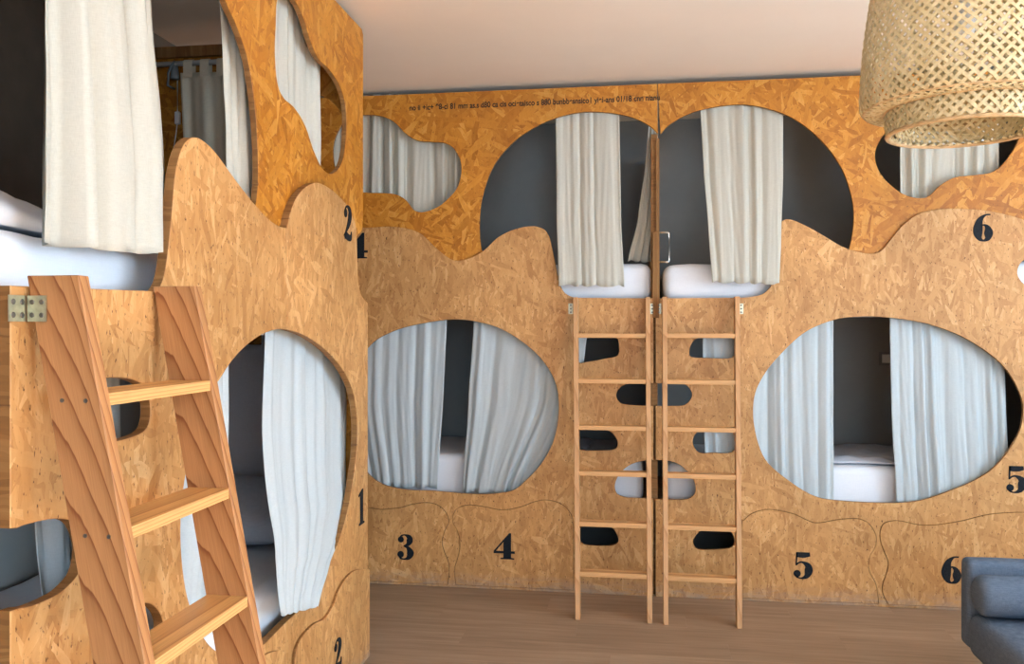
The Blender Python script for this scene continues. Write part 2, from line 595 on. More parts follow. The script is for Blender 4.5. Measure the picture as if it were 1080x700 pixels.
def numeral(ch, cx, zc, h, mw, zface, parent, xs=1.0):
    bm = bmesh.new()
    d = DIG[ch]
    T = 0.0022
    x0, y0 = cx - 0.36 * h * xs, zc - h / 2

    def add_poly(pts):
        a = [bm.verts.new((x0 + p[0] * h * xs, y0 + p[1] * h, zface)) for p in pts]
        b_ = [bm.verts.new((x0 + p[0] * h * xs, y0 + p[1] * h, zface + T)) for p in pts]
        n = len(a)
        for i in range(n):
            bm.faces.new((a[i], a[(i + 1) % n], b_[(i + 1) % n], b_[i]))
        return b_

    if 'poly' in d:
        tops = [add_poly(r) for r in d['poly']]
        edges = []
        for t in tops:
            for i in range(len(t)):
                edges.append(bm.edges.get((t[i], t[(i + 1) % len(t)])))
        bmesh.ops.triangle_fill(bm, edges=edges, use_beauty=True)
    for st in d.get('stroke', []):
        c = smooth([(p[0], p[1]) for p in st], 8)
        wd = smooth([(i, p[2]) for i, p in enumerate(st)], 8)
        L, R = [], []
        for i, p in enumerate(c):
            q0, q1 = c[max(0, i - 1)], c[min(len(c) - 1, i + 1)]
            dx, dy = q1[0] - q0[0], q1[1] - q0[1]
            l = math.hypot(dx, dy) or 1
            w2 = wd[i][1] / 2
            L.append((p[0] - dy / l * w2, p[1] + dx / l * w2))
            R.append((p[0] + dy / l * w2, p[1] - dx / l * w2))
        lv = [bm.verts.new((x0 + p[0] * h * xs, y0 + p[1] * h, zface + T)) for p in L]
        rv = [bm.verts.new((x0 + p[0] * h * xs, y0 + p[1] * h, zface + T)) for p in R]
        lb = [bm.verts.new((v.co.x, v.co.y, zface)) for v in lv]
        rb = [bm.verts.new((v.co.x, v.co.y, zface)) for v in rv]
        for i in range(len(lv) - 1):
            bm.faces.new((lv[i], rv[i], rv[i + 1], lv[i + 1]))
            bm.faces.new((lv[i], lv[i + 1], lb[i + 1], lb[i]))
            bm.faces.new((rv[i], rb[i], rb[i + 1], rv[i + 1]))
    for (bx, by, br) in d.get('ball', []):
        add = add_poly([(bx + br * math.cos(a * math.pi / 10), by + br * math.sin(a * math.pi / 10)) for a in range(20)])
        bm.faces.new(add)
    o = from_bm('number_' + {'1': 'one', '2': 'two', '3': 'three', '4': 'four', '5': 'five', '6': 'six'}[ch], bm, 'ink', parent, mw)
    o['label'] = 'black painted numeral ' + ch
    return o


# ---- cloth
def interp_edge(edge, j):
    """edge = list of (s, z) from top to bottom, equal parameter by z"""
    z = edge[0][1] + (edge[-1][1] - edge[0][1]) * j
    for a, b in zip(edge[:-1], edge[1:]):
        if (a[1] >= z >= b[1]) or b is edge[-1]:
            t = 0 if abs(b[1] - a[1]) < 1e-6 else (z - a[1]) / (b[1] - a[1])
            t = min(1, max(0, t))
            t2 = t * t * (3 - 2 * t) * 0.4 + t * 0.6
            return (a[0] + (b[0] - a[0]) * t2, z)
    return edge[-1]


def curtain(label, side, left, right, off, folds, amp, seed, mat='linen', pull=0.0, pull_pow=3.0, group=None, top_ext=0.0, gather=0.45, hem=0.006, pix=True, parent=None, name='curtain'):
    """pleated linen hanging sheet; edges given in pixels (top to bottom) on the plane `off` metres behind the front"""
    rnd = random.Random(seed)
    if pix:
        def fn(p, e):      # each edge point on the plane it really hangs in
            jj = (p[1] - e[0][1]) / (e[-1][1] - e[0][1])
            o_ = off - pull * jj ** pull_pow
            return Bp(p[0], p[1], D + o_) if side == 'B' else Lp(p[0], p[1], LX - o_)
        left = [fn(p, left) for p in left]
        right = [fn(p, right) for p in right]
    if top_ext:
        left = [(left[0][0], left[0][1] + top_ext)] + left
        right = [(right[0][0], right[0][1] + top_ext)] + right
    nc, nr = int(folds * 12) + 1, 30
    ph = [rnd.uniform(0, 6.28) for _ in range(6)]
    bm = bmesh.new()
    grid = []
    for j in range(nr + 1):
        jj = j / nr
        l = interp_edge(left, jj)
        r = interp_edge(right, jj)
        row = []
        for i in range(nc + 1):
            t = i / nc
            tw = t + 0.035 * math.sin(6.28 * 1.4 * t + ph[0]) + 0.02 * math.sin(6.28 * 3.1 * t + ph[3])
            k = 2 * math.pi * folds * tw + ph[1] + 0.5 * jj * math.sin(6.28 * 1.2 * t + ph[2])
            f = math.sin(k) + 0.38 * math.sin(2.31 * k + ph[4]) + 0.18 * math.sin(4.7 * k + ph[5] + 2 * jj)
            var = 0.75 + 0.4 * math.sin(6.28 * 1.7 * t + ph[5])
            a = 1.3 * amp * var * (1 - gather + gather * jj)
            fine = 0.0022 * math.sin(9 * k + 14 * jj) * (0.4 + 0.6 * jj)
            s = l[0] + (r[0] - l[0]) * t + amp * 0.45 * math.cos(k + 0.6) * math.sin(math.pi * t) * (0.5 + 0.5 * jj)
            z = l[1] + (r[1] - l[1]) * t
            if j == nr:
                z += hem * math.sin(k * 1.0 + 1.0)
            a *= 0.3 + 0.7 * min(1, min(t, 1 - t) / 0.08)
            pw = jj ** pull_pow
            if pull > 0.1:
                a *= 1 - 0.5 * pw
            d = off + a * f + fine - pull * pw
            row.append(bm.verts.new((s, D + d, z) if side == 'B' else (LX - d, s, z)))
        grid.append(row)
    for j in range(nr):
        for i in range(nc):
            bm.faces.new((grid[j][i], grid[j][i + 1], grid[j + 1][i + 1], grid[j + 1][i]))
    o = from_bm(name, bm, mat, parent, None, True)
    md = o.modifiers.new('thick', 'SOLIDIFY')
    md.thickness = 0.0018
    md.offset = 0
    if parent is None:
        tag(o, label, 'curtain', group)
    return o


def soft_box(name, lo, hi, rad, mat, parent=None, sub=(10, 10, 3), puff=0.0, wrinkle=0.004, seed=0, seg=4):
    """padded box: rounded edges, slight puff and wrinkles"""
    bm = bmesh.new()
    c = Vector([(a + b) / 2 for a, b in zip(lo, hi)])
    hs = Vector([(b - a) / 2 for a, b in zip(lo, hi)])
    n = [max(2, s) for s in sub]
    verts = {}

    def vert(x, y, z):
        key = (round(x, 5), round(y, 5), round(z, 5))
        if key not in verts:
            verts[key] = bm.verts.new((x, y, z))
        return verts[key]

    def ticks(k):
        h, r = hs[k], min(rad, hs[k] * 0.98)
        inner = [-(h - r) + 2 * (h - r) * i / n[k] for i in range(n[k] + 1)]
        e = [r * math.sin(math.pi / 2 * q / seg) for q in range(1, seg + 1)]
        return [-(h - r) - q for q in e[::-1]] + inner + [(h - r) + q for q in e]
    T = [ticks(k) for k in range(3)]
    for ax in range(3):
        a, b_ = [k for k in range(3) if k != ax]
        for sgn in (-1, 1):
            for i in range(len(T[a]) - 1):
                for j in range(len(T[b_]) - 1):
                    q = []
                    for (ii, jj) in ((i, j), (i + 1, j), (i + 1, j + 1), (i, j + 1)):
                        p = [0, 0, 0]
                        p[ax], p[a], p[b_] = sgn * hs[ax], T[a][ii], T[b_][jj]
                        q.append(vert(*p))
                    try:
                        bm.faces.new(q)
                    except ValueError:
                        pass
    rnd = random.Random(seed)
    ph = [rnd.uniform(0, 6.28) for _ in range(6)]
    for v in bm.verts:
        p = v.co.copy()
        r = Vector([min(rad, hs[k] * 0.98) for k in range(3)])
        core = Vector([max(-(hs[k] - r[k]), min(hs[k] - r[k], p[k])) for k in range(3)])
        d = p - core
        if d.length > 1e-6:
            dn = Vector([d[k] / r[k] for k in range(3)])
            dn.normalize()
            p = core + Vector([dn[k] * r[k] for k in range(3)])
        fx, fy = p.x / hs.x, p.y / hs.y
        if puff:
            p.z += math.copysign(1, p.z) * puff * max(0, 1 - fx * fx) * max(0, 1 - fy * fy) * (abs(p.z) / hs.z)
        if wrinkle:
            wv = math.sin(17 * p.x + 5 * p.y + ph[0]) * math.sin(13 * p.y - 4 * p.x + ph[1]) + 0.6 * math.sin(31 * p.x - 23 * p.y + 9 * p.z + ph[2])
            nrm = Vector((p.x / hs.x ** 2, p.y / hs.y ** 2, p.z / hs.z ** 2))
            if nrm.length > 0:
                p += nrm.normalized() * wrinkle * wv
        v.co = p + c
    bmesh.ops.recalc_face_normals(bm, faces=bm.faces)
    return from_bm(name, bm, mat, parent, None, True)


# ================================================================== THE SETTING
# floor of laminate planks running along the back wall
floor = struct(box('floor', (XL - 0.1, YF - 0.1, -0.10), (XR + 0.1, YB + 0.1, -0.012), 'floor'))
PW, PLEN = 0.19, 1.28
plank_mesh = {}


def plank(x0, x1, y0, y1):
    L = round(x1 - x0, 3)
    Wd = round(y1 - y0, 3)
    if (L, Wd) not in plank_mesh:
        bm = bmesh.new()
        bm_box(bm, (0.0003, 0.0003, -0.011), (L - 0.0003, Wd - 0.0003, 0.0))
        me = bpy.data.meshes.new('plank')
        bm.to_mesh(me)
        bm.free()
        me.materials.append(M['floor'])
        plank_mesh[(L, Wd)] = me
    o = bpy.data.objects.new('plank', plank_mesh[(L, Wd)])
    link(o, None, floor, Matrix.Translation((x0, y0, 0)))


rows = int((YB - YF) / PW)
for r_ in range(rows):
    y0 = YB - (r_ + 1) * PW
    if y0 > 4.95:
        continue
    x = XL - (0.43 * r_ % 1.0) * PLEN
    while x < XR:
        a, b_ = max(x, XL), min(x + PLEN, XR)
        if b_ - a > 0.02:
            plank(round(a, 2), round(b_, 2), y0, y0 + PW)
        x += PLEN

struct(box('ceiling', (XL - 0.1, YF - 0.1, HC), (XR + 0.1, YB + 0.1, HC + 0.1), 'ceiling'))
struct(box('wall_back', (XL - 0.1, YB, 0), (XR + 0.1, YB + 0.1, HC), 'grey_paint'))
struct(box('wall_left', (XL - 0.1, YF, 0), (XL, YB, HC), 'grey_paint'))


def wall_with_windows(name, mw, length, wins, parent_label):
    outl = [(0, 0), (length, 0), (length, HC), (0, HC)]
    holes = [[(a, c), (b_, c), (b_, d), (a, d)] for (a, b_, c, d) in wins]
    return struct(panel(name, outl, holes, -0.1, 0.0, mw, 'white_wall', None, 0.001))


# right wall: local x -> Y, z -> -X ; rear wall: local x -> X, z -> +Y
MR = Matrix(((0, 0, -1, XR), (1, 0, 0, YF), (0, 1, 0, 0), (0, 0, 0, 1)))
MF = Matrix(((1, 0, 0, XL), (0, 0, 1, YF), (0, 1, 0, 0), (0, 0, 0, 1)))
winR = [(2.35 - YF - 0.85, 2.35 - YF + 0.85, 0.8, 2.7), (-0.35 - YF - 0.85, -0.35 - YF + 0.85, 0.8, 2.7)]
winF = [(1.1 - XL - 1.3, 1.1 - XL + 1.3, 0.8, 2.7)]
wall_with_windows('wall_right', MR, YB - YF, winR, '')
wall_with_windows('wall_front', MF, XR - XL, winF, '')
for n, (mw, (a, b_, c, d)) in enumerate([(MR, winR[0]), (MR, winR[1]), (MF, winF[0])]):
    bm = bmesh.new()
    for lo, hi in (((a, c, -0.08), (a + 0.06, d, -0.02)), ((b_ - 0.06, c, -0.08), (b_, d, -0.02)), ((a + 0.06, c, -0.08), (b_ - 0.06, c + 0.06, -0.02)),
                   ((a + 0.06, d - 0.06, -0.08), (b_ - 0.06, d, -0.02)), (((a + b_) / 2 - 0.03, c + 0.06, -0.075), ((a + b_) / 2 + 0.03, d - 0.06, -0.025))):
        bm_box(bm, lo, hi)
    struct(from_bm('window_%d' % (n + 1), bm, 'window_frame', None, mw))

# ================================================================== BACK BUNKS
OVT = 0.020                   # thickness of the front boards
OV = D - OVT                  # front face of the lower boards
SEAM_L, SEAM_R = Bp(689.0, 345, OV)[0], Bp(691.5, 345, OV)[0]
XRB = 2.52                    # right end of bunk 5/6


def bpx(pts, Y):
    return [Bp(u, v, Y) for u, v in pts]


def lpx(pts, X):
    return [Lp(u, v, X) for u, v in pts]


bunk_a = thing('bunk_bed', 'strand board bunk bed with storage doors 3 and 4, left of the wall seam', 'bunk bed', (-1.1, 5.36, 0), 'built-in bunk beds')
bunk_b = thing('bunk_bed', 'strand board bunk bed with storage doors 5 and 6, behind the sofa', 'bunk bed', (1.3, 5.36, 0), 'built-in bunk beds')

# ---- upper boards (amber), front face at D
archA = smooth(bpx([(694, 141), (684, 132), (666, 123.6), (641, 118.6), (613, 118.2), (584, 125), (559, 137), (538, 153), (520, 176), (509.5, 205), (506, 230), (507, 258), (513, 275), (530, 292)], D), 6)
peanutA = smooth(bpx([(352, 150), (366, 125), (388, 121), (404, 123), (416, 129), (428, 141), (440, 148), (455, 149.5), (468, 150.5), (478, 156), (485, 168), (486.5, 182), (482, 198), (472, 210), (460, 219), (446, 223.5), (436, 221), (428, 211), (418, 205), (404, 203.5), (388, 203), (368, 200), (354, 180)], D), 6, True)
zA = Bp(693, 345, D)[0]
outA = [(XL + 0.01, HP), (zA, HP)] + archA + [(Bp(530, 300, D)[0], 1.72), (XL + 0.01, 1.72)]
upA = panel('upper_front_board', outA, [peanutA], -0.018, 0.0, MB(D), 'osb_amber', bunk_a)
archB = smooth(bpx([(696.5, 141.5), (708, 130), (732, 118), (765, 111), (793, 111), (821.5, 118), (845, 130), (869, 151), (887.5, 177), (897, 203), (900.5, 226), (898, 252), (890, 275), (872, 292)], D), 6)
peanutB = smooth(bpx([(941, 132), (927, 150), (923, 166.5), (930, 185), (947, 201), (963, 208), (978.5, 207.5), (991, 196), (1007, 187), (1026, 184.7), (1047.7, 181), (1063, 167), (1074, 148), (1076, 132), (1060, 115), (1030, 106), (990, 106), (960, 115)], D), 6, True)
zB = zA + 0.003
outB = [(XRB, HP), (zB, HP)] + archB + [(Bp(872, 300, D)[0], 1.72), (Bp(1052, 300, D)[0], 1.72), (Bp(1052, 300, D)[0], 1.905), (XRB, 1.905)]
upB = panel('upper_front_board', outB, [peanutB], -0.018, 0.0, MB(D), 'osb_amber', bunk_b)

# ---- storage door outlines (cut out of the lower boards, the doors sit in the cut-outs)
DF = OV
zf = 0.014
d3 = smooth(bpx([(423, 535), (434, 531.5), (446, 529.7), (457, 530.5), (466, 535), (472, 543), (473.5, 551), (469.5, 559), (466.5, 571), (469, 582), (473, 592), (474, 603), (472.5, 614)], DF), 5)
d3l = smooth(bpx([(345, 545), (360, 536), (380, 534), (402, 537)], DF), 5)
d4 = smooth(bpx([(480.5, 614), (479, 601), (482, 590), (484.6, 579), (484.6, 568), (482, 559), (477.6, 551), (477.6, 543), (483.4, 535), (495, 532), (511, 534), (530, 537.4), (548, 534.4), (564.5, 528.5), (578, 527), (592, 531), (601, 539.7), (604.5, 550), (605, 575), (605, 622)], DF), 5)
d5 = smooth(bpx([(782, 632), (782, 556), (785, 548), (793, 541), (804, 537.5), (815, 537), (837, 541.5), (850, 547.5), (862, 551), (884, 547.5), (903, 546.5), (914, 550), (921, 558), (924.5, 567), (923, 577), (917, 588), (917, 602), (924, 616), (927, 636)], DF), 5)
d6 = smooth(bpx([(937, 638), (931, 626), (930.6, 616), (935, 603), (936.5, 593), (932, 581), (928.5, 571), (928, 560), (931.7, 552), (940, 549), (950, 549), (976, 553.6), (1010, 549.7), (1043, 542), (1080, 540), (1100, 545), (1112, 556), (1114, 580), (1114, 645)], DF), 5)
do3 = [(d3l[0][0], zf)] + d3l + d3 + [(d3[-1][0], zf)]
do4 = d4 + [(d4[-1][0], zf), (d4[0][0], zf)]
do5 = d5 + [(d5[-1][0], zf), (d5[0][0], zf)]
do6 = d6 + [(d6[-1][0], zf), (d6[0][0], zf)]

# ---- lower boards (paler), front face at OV
topA = smooth(bpx([(330, 236), (382, 240), (415, 239), (441, 245), (460, 262), (477, 274), (493, 273), (509, 265), (527, 249), (547, 240.5), (566, 239), (578, 247), (585, 275), (590, 298), (596, 309), (606, 314)], OV), 6)
ovalA = smooth(bpx([(390, 364), (415, 349), (445, 341), (475, 337), (500, 338.5), (530, 347.5), (560, 367.5), (580, 391), (588.5, 415), (588.5, 443), (582.5, 468), (570, 490), (556, 505), (541, 517), (515, 521), (485, 520), (455, 517.5), (425, 516), (400, 509), (382, 492), (370, 465), (365, 430), (370, 395)], OV), 6, True)
slotsA = [smooth(bpx(p, OV), 4, True) for p in (
    [(610, 356), (630, 352), (649, 355), (653, 366), (651, 375), (639, 378), (622, 381), (610, 382), (606, 370)],
    [(609, 455), (625, 451.5), (639, 452.5), (648, 459), (651.5, 468), (647, 474), (628, 475), (611, 474), (606, 465)],
    [(610, 566), (614.6, 554), (626, 551), (639, 552), (648, 559), (652.4, 570), (646, 575), (630, 575.5), (616, 574)])]


def pxz(v, u=690):
    return Bp(u, v, OV)[1]


n2 = bpx([(691, 404), (665.6, 404), (655.7, 407), (650, 416), (654, 424.5), (664, 427), (691, 428)], OV)
n4 = bpx([(691, 485), (682, 485), (665.6, 489.5), (654, 499), (648.5, 511), (651, 521), (662, 525), (691, 525.5)], OV)


def notch(pts, xedge):
    s = smooth(pts[1:-1], 4)
    return [(xedge, pts[0][1])] + s + [(xedge, pts[-1][1])]


outO = [(XL + 0.01, 0.0), (XL + 0.01, topA[0][1])] + [p for p in topA if p[0] > XL + 0.02] + [(SEAM_L, pxz(314.5))] + notch(n2, SEAM_L) + notch(n4, SEAM_L) + [(SEAM_L, 0.0)]
lowA = panel('lower_front_board', outO, [ovalA, do3, do4] + slotsA, 0.0, OVT, MB(D), 'osb_pale', bunk_a)

topB = smooth(bpx([(775, 314), (792, 313), (806, 309), (815, 298), (820, 280), (823, 240), (827, 232), (836, 232), (850, 238), (868, 248), (887.5, 259.4), (905, 265.5), (920, 267.5), (930, 264), (940, 252), (952, 238), (968, 226), (985, 221.5), (1005, 220), (1040, 222), (1075, 230), (1120, 246)], OV), 6)
ovalB = smooth(bpx([(879, 337.5), (910, 333.5), (938.6, 335), (962, 338), (986, 343.6), (1017, 356), (1048.6, 376.6), (1066, 396), (1077, 418), (1079, 436), (1074, 458), (1055, 486.6), (1033, 504), (1001, 518), (970, 528), (938.6, 530.5), (891.4, 528.5), (860, 523.5), (831, 506), (807, 484), (796, 452), (795, 421.6), (803.5, 399), (820, 377), (848, 351)], OV), 6, True)
slotsB = [smooth(bpx(p, OV), 4, True) for p in (
    [(736, 356.5), (729, 363), (727, 371), (730, 376.5), (750, 377.5), (772, 377), (776, 366), (772, 356.5), (755, 355)],
    [(730.5, 466), (735, 456), (744, 453), (758, 452.5), (771, 454), (776, 465), (772, 477), (752, 477.5), (737, 477)],
    [(731, 571), (736, 562), (744, 556), (754, 553.5), (765, 555), (772, 562), (775, 572), (769, 578), (752, 579.5), (736, 579)],
    [(1073, 287), (1076, 278), (1084, 272), (1096, 270), (1110, 275), (1116, 287), (1110, 299), (1096, 303), (1083, 301), (1076, 295)])]
m2 = bpx([(691, 404), (712, 404), (722, 405), (729, 412), (729, 420), (722, 427), (710, 428), (691, 428)], OV)
m4 = bpx([(691, 485), (702, 485), (715, 489), (726, 498), (733, 510), (733, 520), (726, 526), (710, 527), (691, 526.5)], OV)
outO = [(SEAM_R, 0.0)] + notch(m4, SEAM_R)[::-1] + notch(m2, SEAM_R)[::-1] + [(SEAM_R, pxz(314.5))] + topB + [(XRB, topB[-1][1] - 0.03), (XRB, 0.0)]
lowB = panel('lower_front_board', outO, [ovalB, do5, do6] + slotsB, 0.0, OVT, MB(D), 'osb_pale', bunk_b)

# ---- storage doors, a hair proud of the boards with a dark gap all round
DT = 0.003


def door(parent, outline, ch, cpx, hpx):
    o = panel('storage_door', outline, [], -OVT, DT, MB(OV), 'osb_pale', parent, 0.0012, 0.0022)
    c = Bp(*cpx, OV)
    h = abs(Bp(cpx[0], cpx[1] - hpx / 2, OV)[1] - Bp(cpx[0], cpx[1] + hpx / 2, OV)[1])
    numeral(ch, c[0], c[1], h, MB(OV), DT + 0.0003, o)
    return o


door(bunk_a, do3, '3', (428, 576.5), 27)
door(bunk_a, do4, '4', (530.5, 575.5), 27.5)
door(bunk_b, do5, '5', (846.5, 596), 28.5)
door(bunk_b, do6, '6', (1003.5, 600.5), 29)

# ---- numerals painted straight on the boards
for ch, (u, v), h, par in (('6', (1037, 240), 29, lowB), ('5', (1071.5, 505.5), 29, lowB), ('4', (376, 259), 27, lowA)):
    c = Bp(u, v, OV)
    hh = abs(Bp(u, v - h / 2, OV)[1] - Bp(u, v + h / 2, OV)[1])
    numeral(ch, c[0], c[1], hh, MB(OV), 0.0003, par)

# ---- faint factory stamp printed along the upper board
fc = bpy.data.curves.new('stamp', 'FONT')
fc.body = 'no ii +ic+ 98-ci 81 mm as.s d80 ca cis ocietaisco s 880 bunbbesnsico1 yiei-ans 01/18 cnn nianu'
fc.size = 0.04
fc.offset = 0.0011
tmp = bpy.data.objects.new('tmp', fc)
COL.objects.link(tmp)
me = bpy.data.meshes.new_from_object(tmp.evaluated_get(bpy.context.evaluated_depsgraph_get()))
bpy.data.objects.remove(tmp, do_unlink=True)
xs_ = [v.co.x for v in me.vertices]
p0, p1 = Bp(432, 116.5, D), Bp(696, 105.5, D)
k = (p1[0] - p0[0]) / (max(xs_) - min(xs_))
for v in me.vertices:
    v.co = Vector((p0[0] + (v.co.x - min(xs_)) * k, p0[1] + v.co.y * k * 1.2 + (p1[1] - p0[1]) * (v.co.x - min(xs_)) / (max(xs_) - min(xs_)), 0.0008))
me.name = 'factory_stamp'
st = link(bpy.data.objects.new('factory_stamp', me), 'stamp', upA, MB(D))
st['label'] = 'row of small blurred black printed characters'

# ---- inner carcass of the back bunks
for par, x0, x1 in ((bunk_a, XL + 0.01, SEAM_L - 0.022), (bunk_b, SEAM_R + 0.022, XRB - 0.02)):
    box('upper_platform', (x0, D + 0.025, 1.60), (x1, YB - 0.005, 1.665), 'osb_pale', par)
    box('lower_platform', (x0, D + 0.025, 0.44), (x1, YB - 0.005, 0.50), 'osb_pale', par)
    bm = bmesh.new()
    tube(bm, [(x0, D + 0.075, 2.83), (x1, D + 0.075, 2.83)], 0.009)
    from_bm('curtain_rod', bm, 'rod', par, None, True)
    bm = bmesh.new()
    tube(bm, [(x0, D + 0.075, 1.585), (x1, D + 0.075, 1.585)], 0.009)
    from_bm('curtain_rod', bm, 'rod', par, None, True)
xm = (SEAM_L + SEAM_R) / 2
panel('partition_board', [(D + 0.021, 0.0), (YB - 0.005, 0.0), (YB - 0.005, 2.62), (D + 0.021, 2.62)], [], -0.018, 0.018, ML(xm), 'osb_pale', bunk_a)
bm = bmesh.new()
px0, px1 = Bp(688.3, 280, OV)[0], Bp(695.5, 280, OV)[0]
bm_box(bm, (px0, D - 0.024, pxz(335)), (px1, D + 0.020, Bp(690, 245, D)[1]), 0.003)
bm_box(bm, (Bp(692, 200, D)[0], D + 0.001, Bp(690, 245, D)[1] - 0.01), (Bp(695.5, 200, D)[0], D + 0.02, Bp(690, 146, D)[1]))
from_bm('seam_post', bm, 'osb_edge', bunk_a)
panel('end_board', [(D + 0.021, 0.0), (YB - 0.005, 0.0), (YB - 0.005, HP), (D + 0.021, HP)], [], -0.018, 0.0, ML(XRB), 'osb_amber', bunk_b)
# steel grab handle on the seam post
hx0, hx1 = px1 - 0.004, Bp(706, 260, OV)[0]
hz0, hz1 = Bp(700, 276, OV)[1], Bp(700, 245, OV)[1]
bm = bmesh.new()
tube(bm, [(hx0, OV + 0.012, hz1), (hx1 - 0.012, OV + 0.012, hz1), (hx1 - 0.003, OV + 0.012, hz1 - 0.003), (hx1, OV + 0.012, hz1 - 0.012),
                               (hx1, OV + 0.012, hz0 + 0.012), (hx1 - 0.003, OV + 0.012, hz0 + 0.003), (hx1 - 0.012, OV + 0.012, hz0), (hx0, OV + 0.012, hz0)], 0.0055, 10)
gh = from_bm('grab_handle', bm, 'chrome', bunk_a, None, True)
gh['label'] = 'small bent steel grab handle'

# ================================================================== LEFT BUNK
YN, YE = 1.517, Lp(383, 60, LX)[0]          # near and far ends
LO = LX + OVT                                # front face of lower boards
bunk_l = thing('bunk_bed', 'strand board bunk bed along the left side, behind the large foreground ladder', 'bunk bed', (-1.78, 2.6, 0), 'built-in bunk beds')

archL = smooth([(YN, 2.56), (1.62, 2.63), (1.75, 2.70), (1.95, 2.755), (2.15, 2.755), (2.33, 2.68)] + lpx([(238, 0), (249, 25), (260.6, 59), (267, 96), (271, 137), (272.5, 183), (270, 215), (262, 245)], LX), 6)
peanutL = smooth(lpx([(292.6, 0), (291, 27), (290, 55), (292.6, 87), (299.4, 103), (311, 114), (322, 132.6), (331.4, 160), (340.6, 178), (351, 183), (361, 171), (365, 146), (364.8, 114), (359, 91.4), (347.4, 73), (336, 61.7), (327, 41), (320, 18), (311, 0), (302, -9)], LX), 6, True)
outU = archL + [(Lp(262, 250, LX)[0], 1.80), (YE - 0.10, 1.80), (YE - 0.10, Lp(376, 250, LX)[1]), (YE - 0.02, Lp(380, 243, LX)[1]), (YE, Lp(381, 232, LX)[1]), (YE, HP - 0.02), (YE - 0.02, HP), (YN, HP)]
upL = panel('upper_front_board', outU, [peanutL], -0.022, 0.0, ML(LX), 'osb_amber', bunk_l)

# lower boards: near piece (with ladder) and far piece, meeting at a vertical seam
OLT = 0.030
LO = LX + OLT
YS = Lp(303, 300, LO)[0]
loL = smooth(lpx([(166, 307), (172, 296), (176.5, 274), (181.5, 228.6), (185.5, 183), (193, 155), (203.4, 145), (215, 148.6), (228.6, 162), (247, 187.4), (265, 210.5), (283.4, 231), (295, 238.6), (303, 240.5)], LO), 6)
ov_full = smooth(lpx([(223, 415), (234, 397), (246, 379), (264, 361), (282, 350), (300, 347), (324, 355), (348, 373), (366, 397), (375, 424), (377, 466), (370.5, 520), (359.5, 565), (347, 593), (334, 618), (315, 643), (296, 662), (277, 681), (258.6, 690.6), (235, 690), (215, 672), (198, 630), (191, 575), (193, 520), (205, 460)], LO), 6, True)
near_ring = [p for p in ov_full if p[0] < YS]
# rotate so the ring starts after the gap
idx = max(range(len(ov_full)), key=lambda i: (ov_full[i][0] < YS) and not (ov_full[i - 1][0] < YS))
ring = ov_full[idx:] + ov_full[:idx]
near_arc = [p for p in ring if p[0] < YS]           # bottom crossing -> left -> top crossing
far_arc = [p for p in ring if p[0] >= YS]           # top crossing -> right -> bottom crossing
ztop = [p[1] for p in (near_arc[-1], far_arc[0])]
zbot = [p[1] for p in (near_arc[0], far_arc[-1])]
ztop, zbot = sum(ztop) / 2, sum(zbot) / 2
slotA = smooth(lpx([(104, 402), (125, 398), (145, 402), (156, 413), (159, 437), (153, 454), (132, 463), (110, 466), (96, 456), (94, 420)], LO), 5, True)
slotC = smooth(lpx([(126, 662), (131, 653), (137, 643), (147, 636.5), (160, 637), (170, 648), (172, 664), (160, 678), (140, 680)], LO), 5, True)
bn = smooth(lpx([(18, 557), (30, 552.6), (57, 547), (78, 551), (88, 575), (84, 603), (69, 621), (55, 630), (34, 639), (22, 641)], LO), 5)
bn = [(YN, Lp(6, 559, LO)[1])] + bn + [(YN, Lp(6, 647, LO)[1])]
zslot = Lp(100, 307, LO)[1]
outN = [(YN, 0.012)] + bn[::-1] + [(YN, zslot)] + loL[:-1] + [(YS - 0.001, loL[-1][1]), (YS - 0.001, ztop)] + near_arc[::-1] + [(YS - 0.001, zbot), (YS - 0.001, 0.012)]
lowN = panel('lower_front_board', outN, [slotA, slotC], 0.0, OLT, ML(LX), 'osb_pale', bunk_l, 0.002)
farTop = smooth(lpx([(303.5, 238), (307, 223), (314, 207), (324.6, 196), (336, 193), (351, 201), (363.5, 213), (371, 226), (376, 243), (377, 274), (378, 296), (381, 310.5), (388, 319.5)], LO), 6)
YE2 = farTop[-1][0]
outF = [(YS + 0.001, farTop[0][1])] + farTop[1:] + [(YE2, 0.012), (YS + 0.001, 0.012), (YS + 0.001, zbot)] + far_arc[::-1] + [(YS + 0.001, ztop)]
lowF = panel('lower_front_board', outF, [], 0.0, OLT, ML(LX), 'osb_pale', bunk_l, 0.002)

# storage doors of the left bunk
LDT = 0.014
LDF = LO + LDT
dl2 = smooth(lpx([(311, 705), (312, 690), (318, 673), (331, 658.5), (343, 652), (352, 638), (358, 622), (366, 609), (376, 601), (390, 600)], LDF), 5)
doorL2 = panel('storage_door', dl2 + [(dl2[-1][0], 0.008), (dl2[0][0] - 0.03, 0.008), (dl2[0][0] - 0.03, 0.25)], [], 0.0, LDT, ML(LO), 'osb_pale', bunk_l, 0.002)
c = Lp(356, 689, LDF)
hh = Lp(356, 673, LDF)[1] - Lp(356, 705, LDF)[1]
numeral('2', c[0], c[1], hh, ML(LO), LDT + 0.0003, doorL2)
e1 = Lp(309, 700, LDF)[0] - 0.03
dl1 = smooth([(1.62, 0.2), (1.64, 0.40), (1.75, 0.46), (1.95, 0.43), (2.15, 0.385), (2.32, 0.36)] + lpx([(268, 702), (276, 694), (287, 687.5), (299, 686.5)], LDF) + [(e1 - 0.02, Lp(306, 693, LDF)[1]), (e1, 0.25)], 5)
doorL1 = panel('storage_door', dl1 + [(e1, 0.008), (1.62, 0.008)], [], 0.0, LDT, ML(LO), 'osb_pale', bunk_l, 0.002)
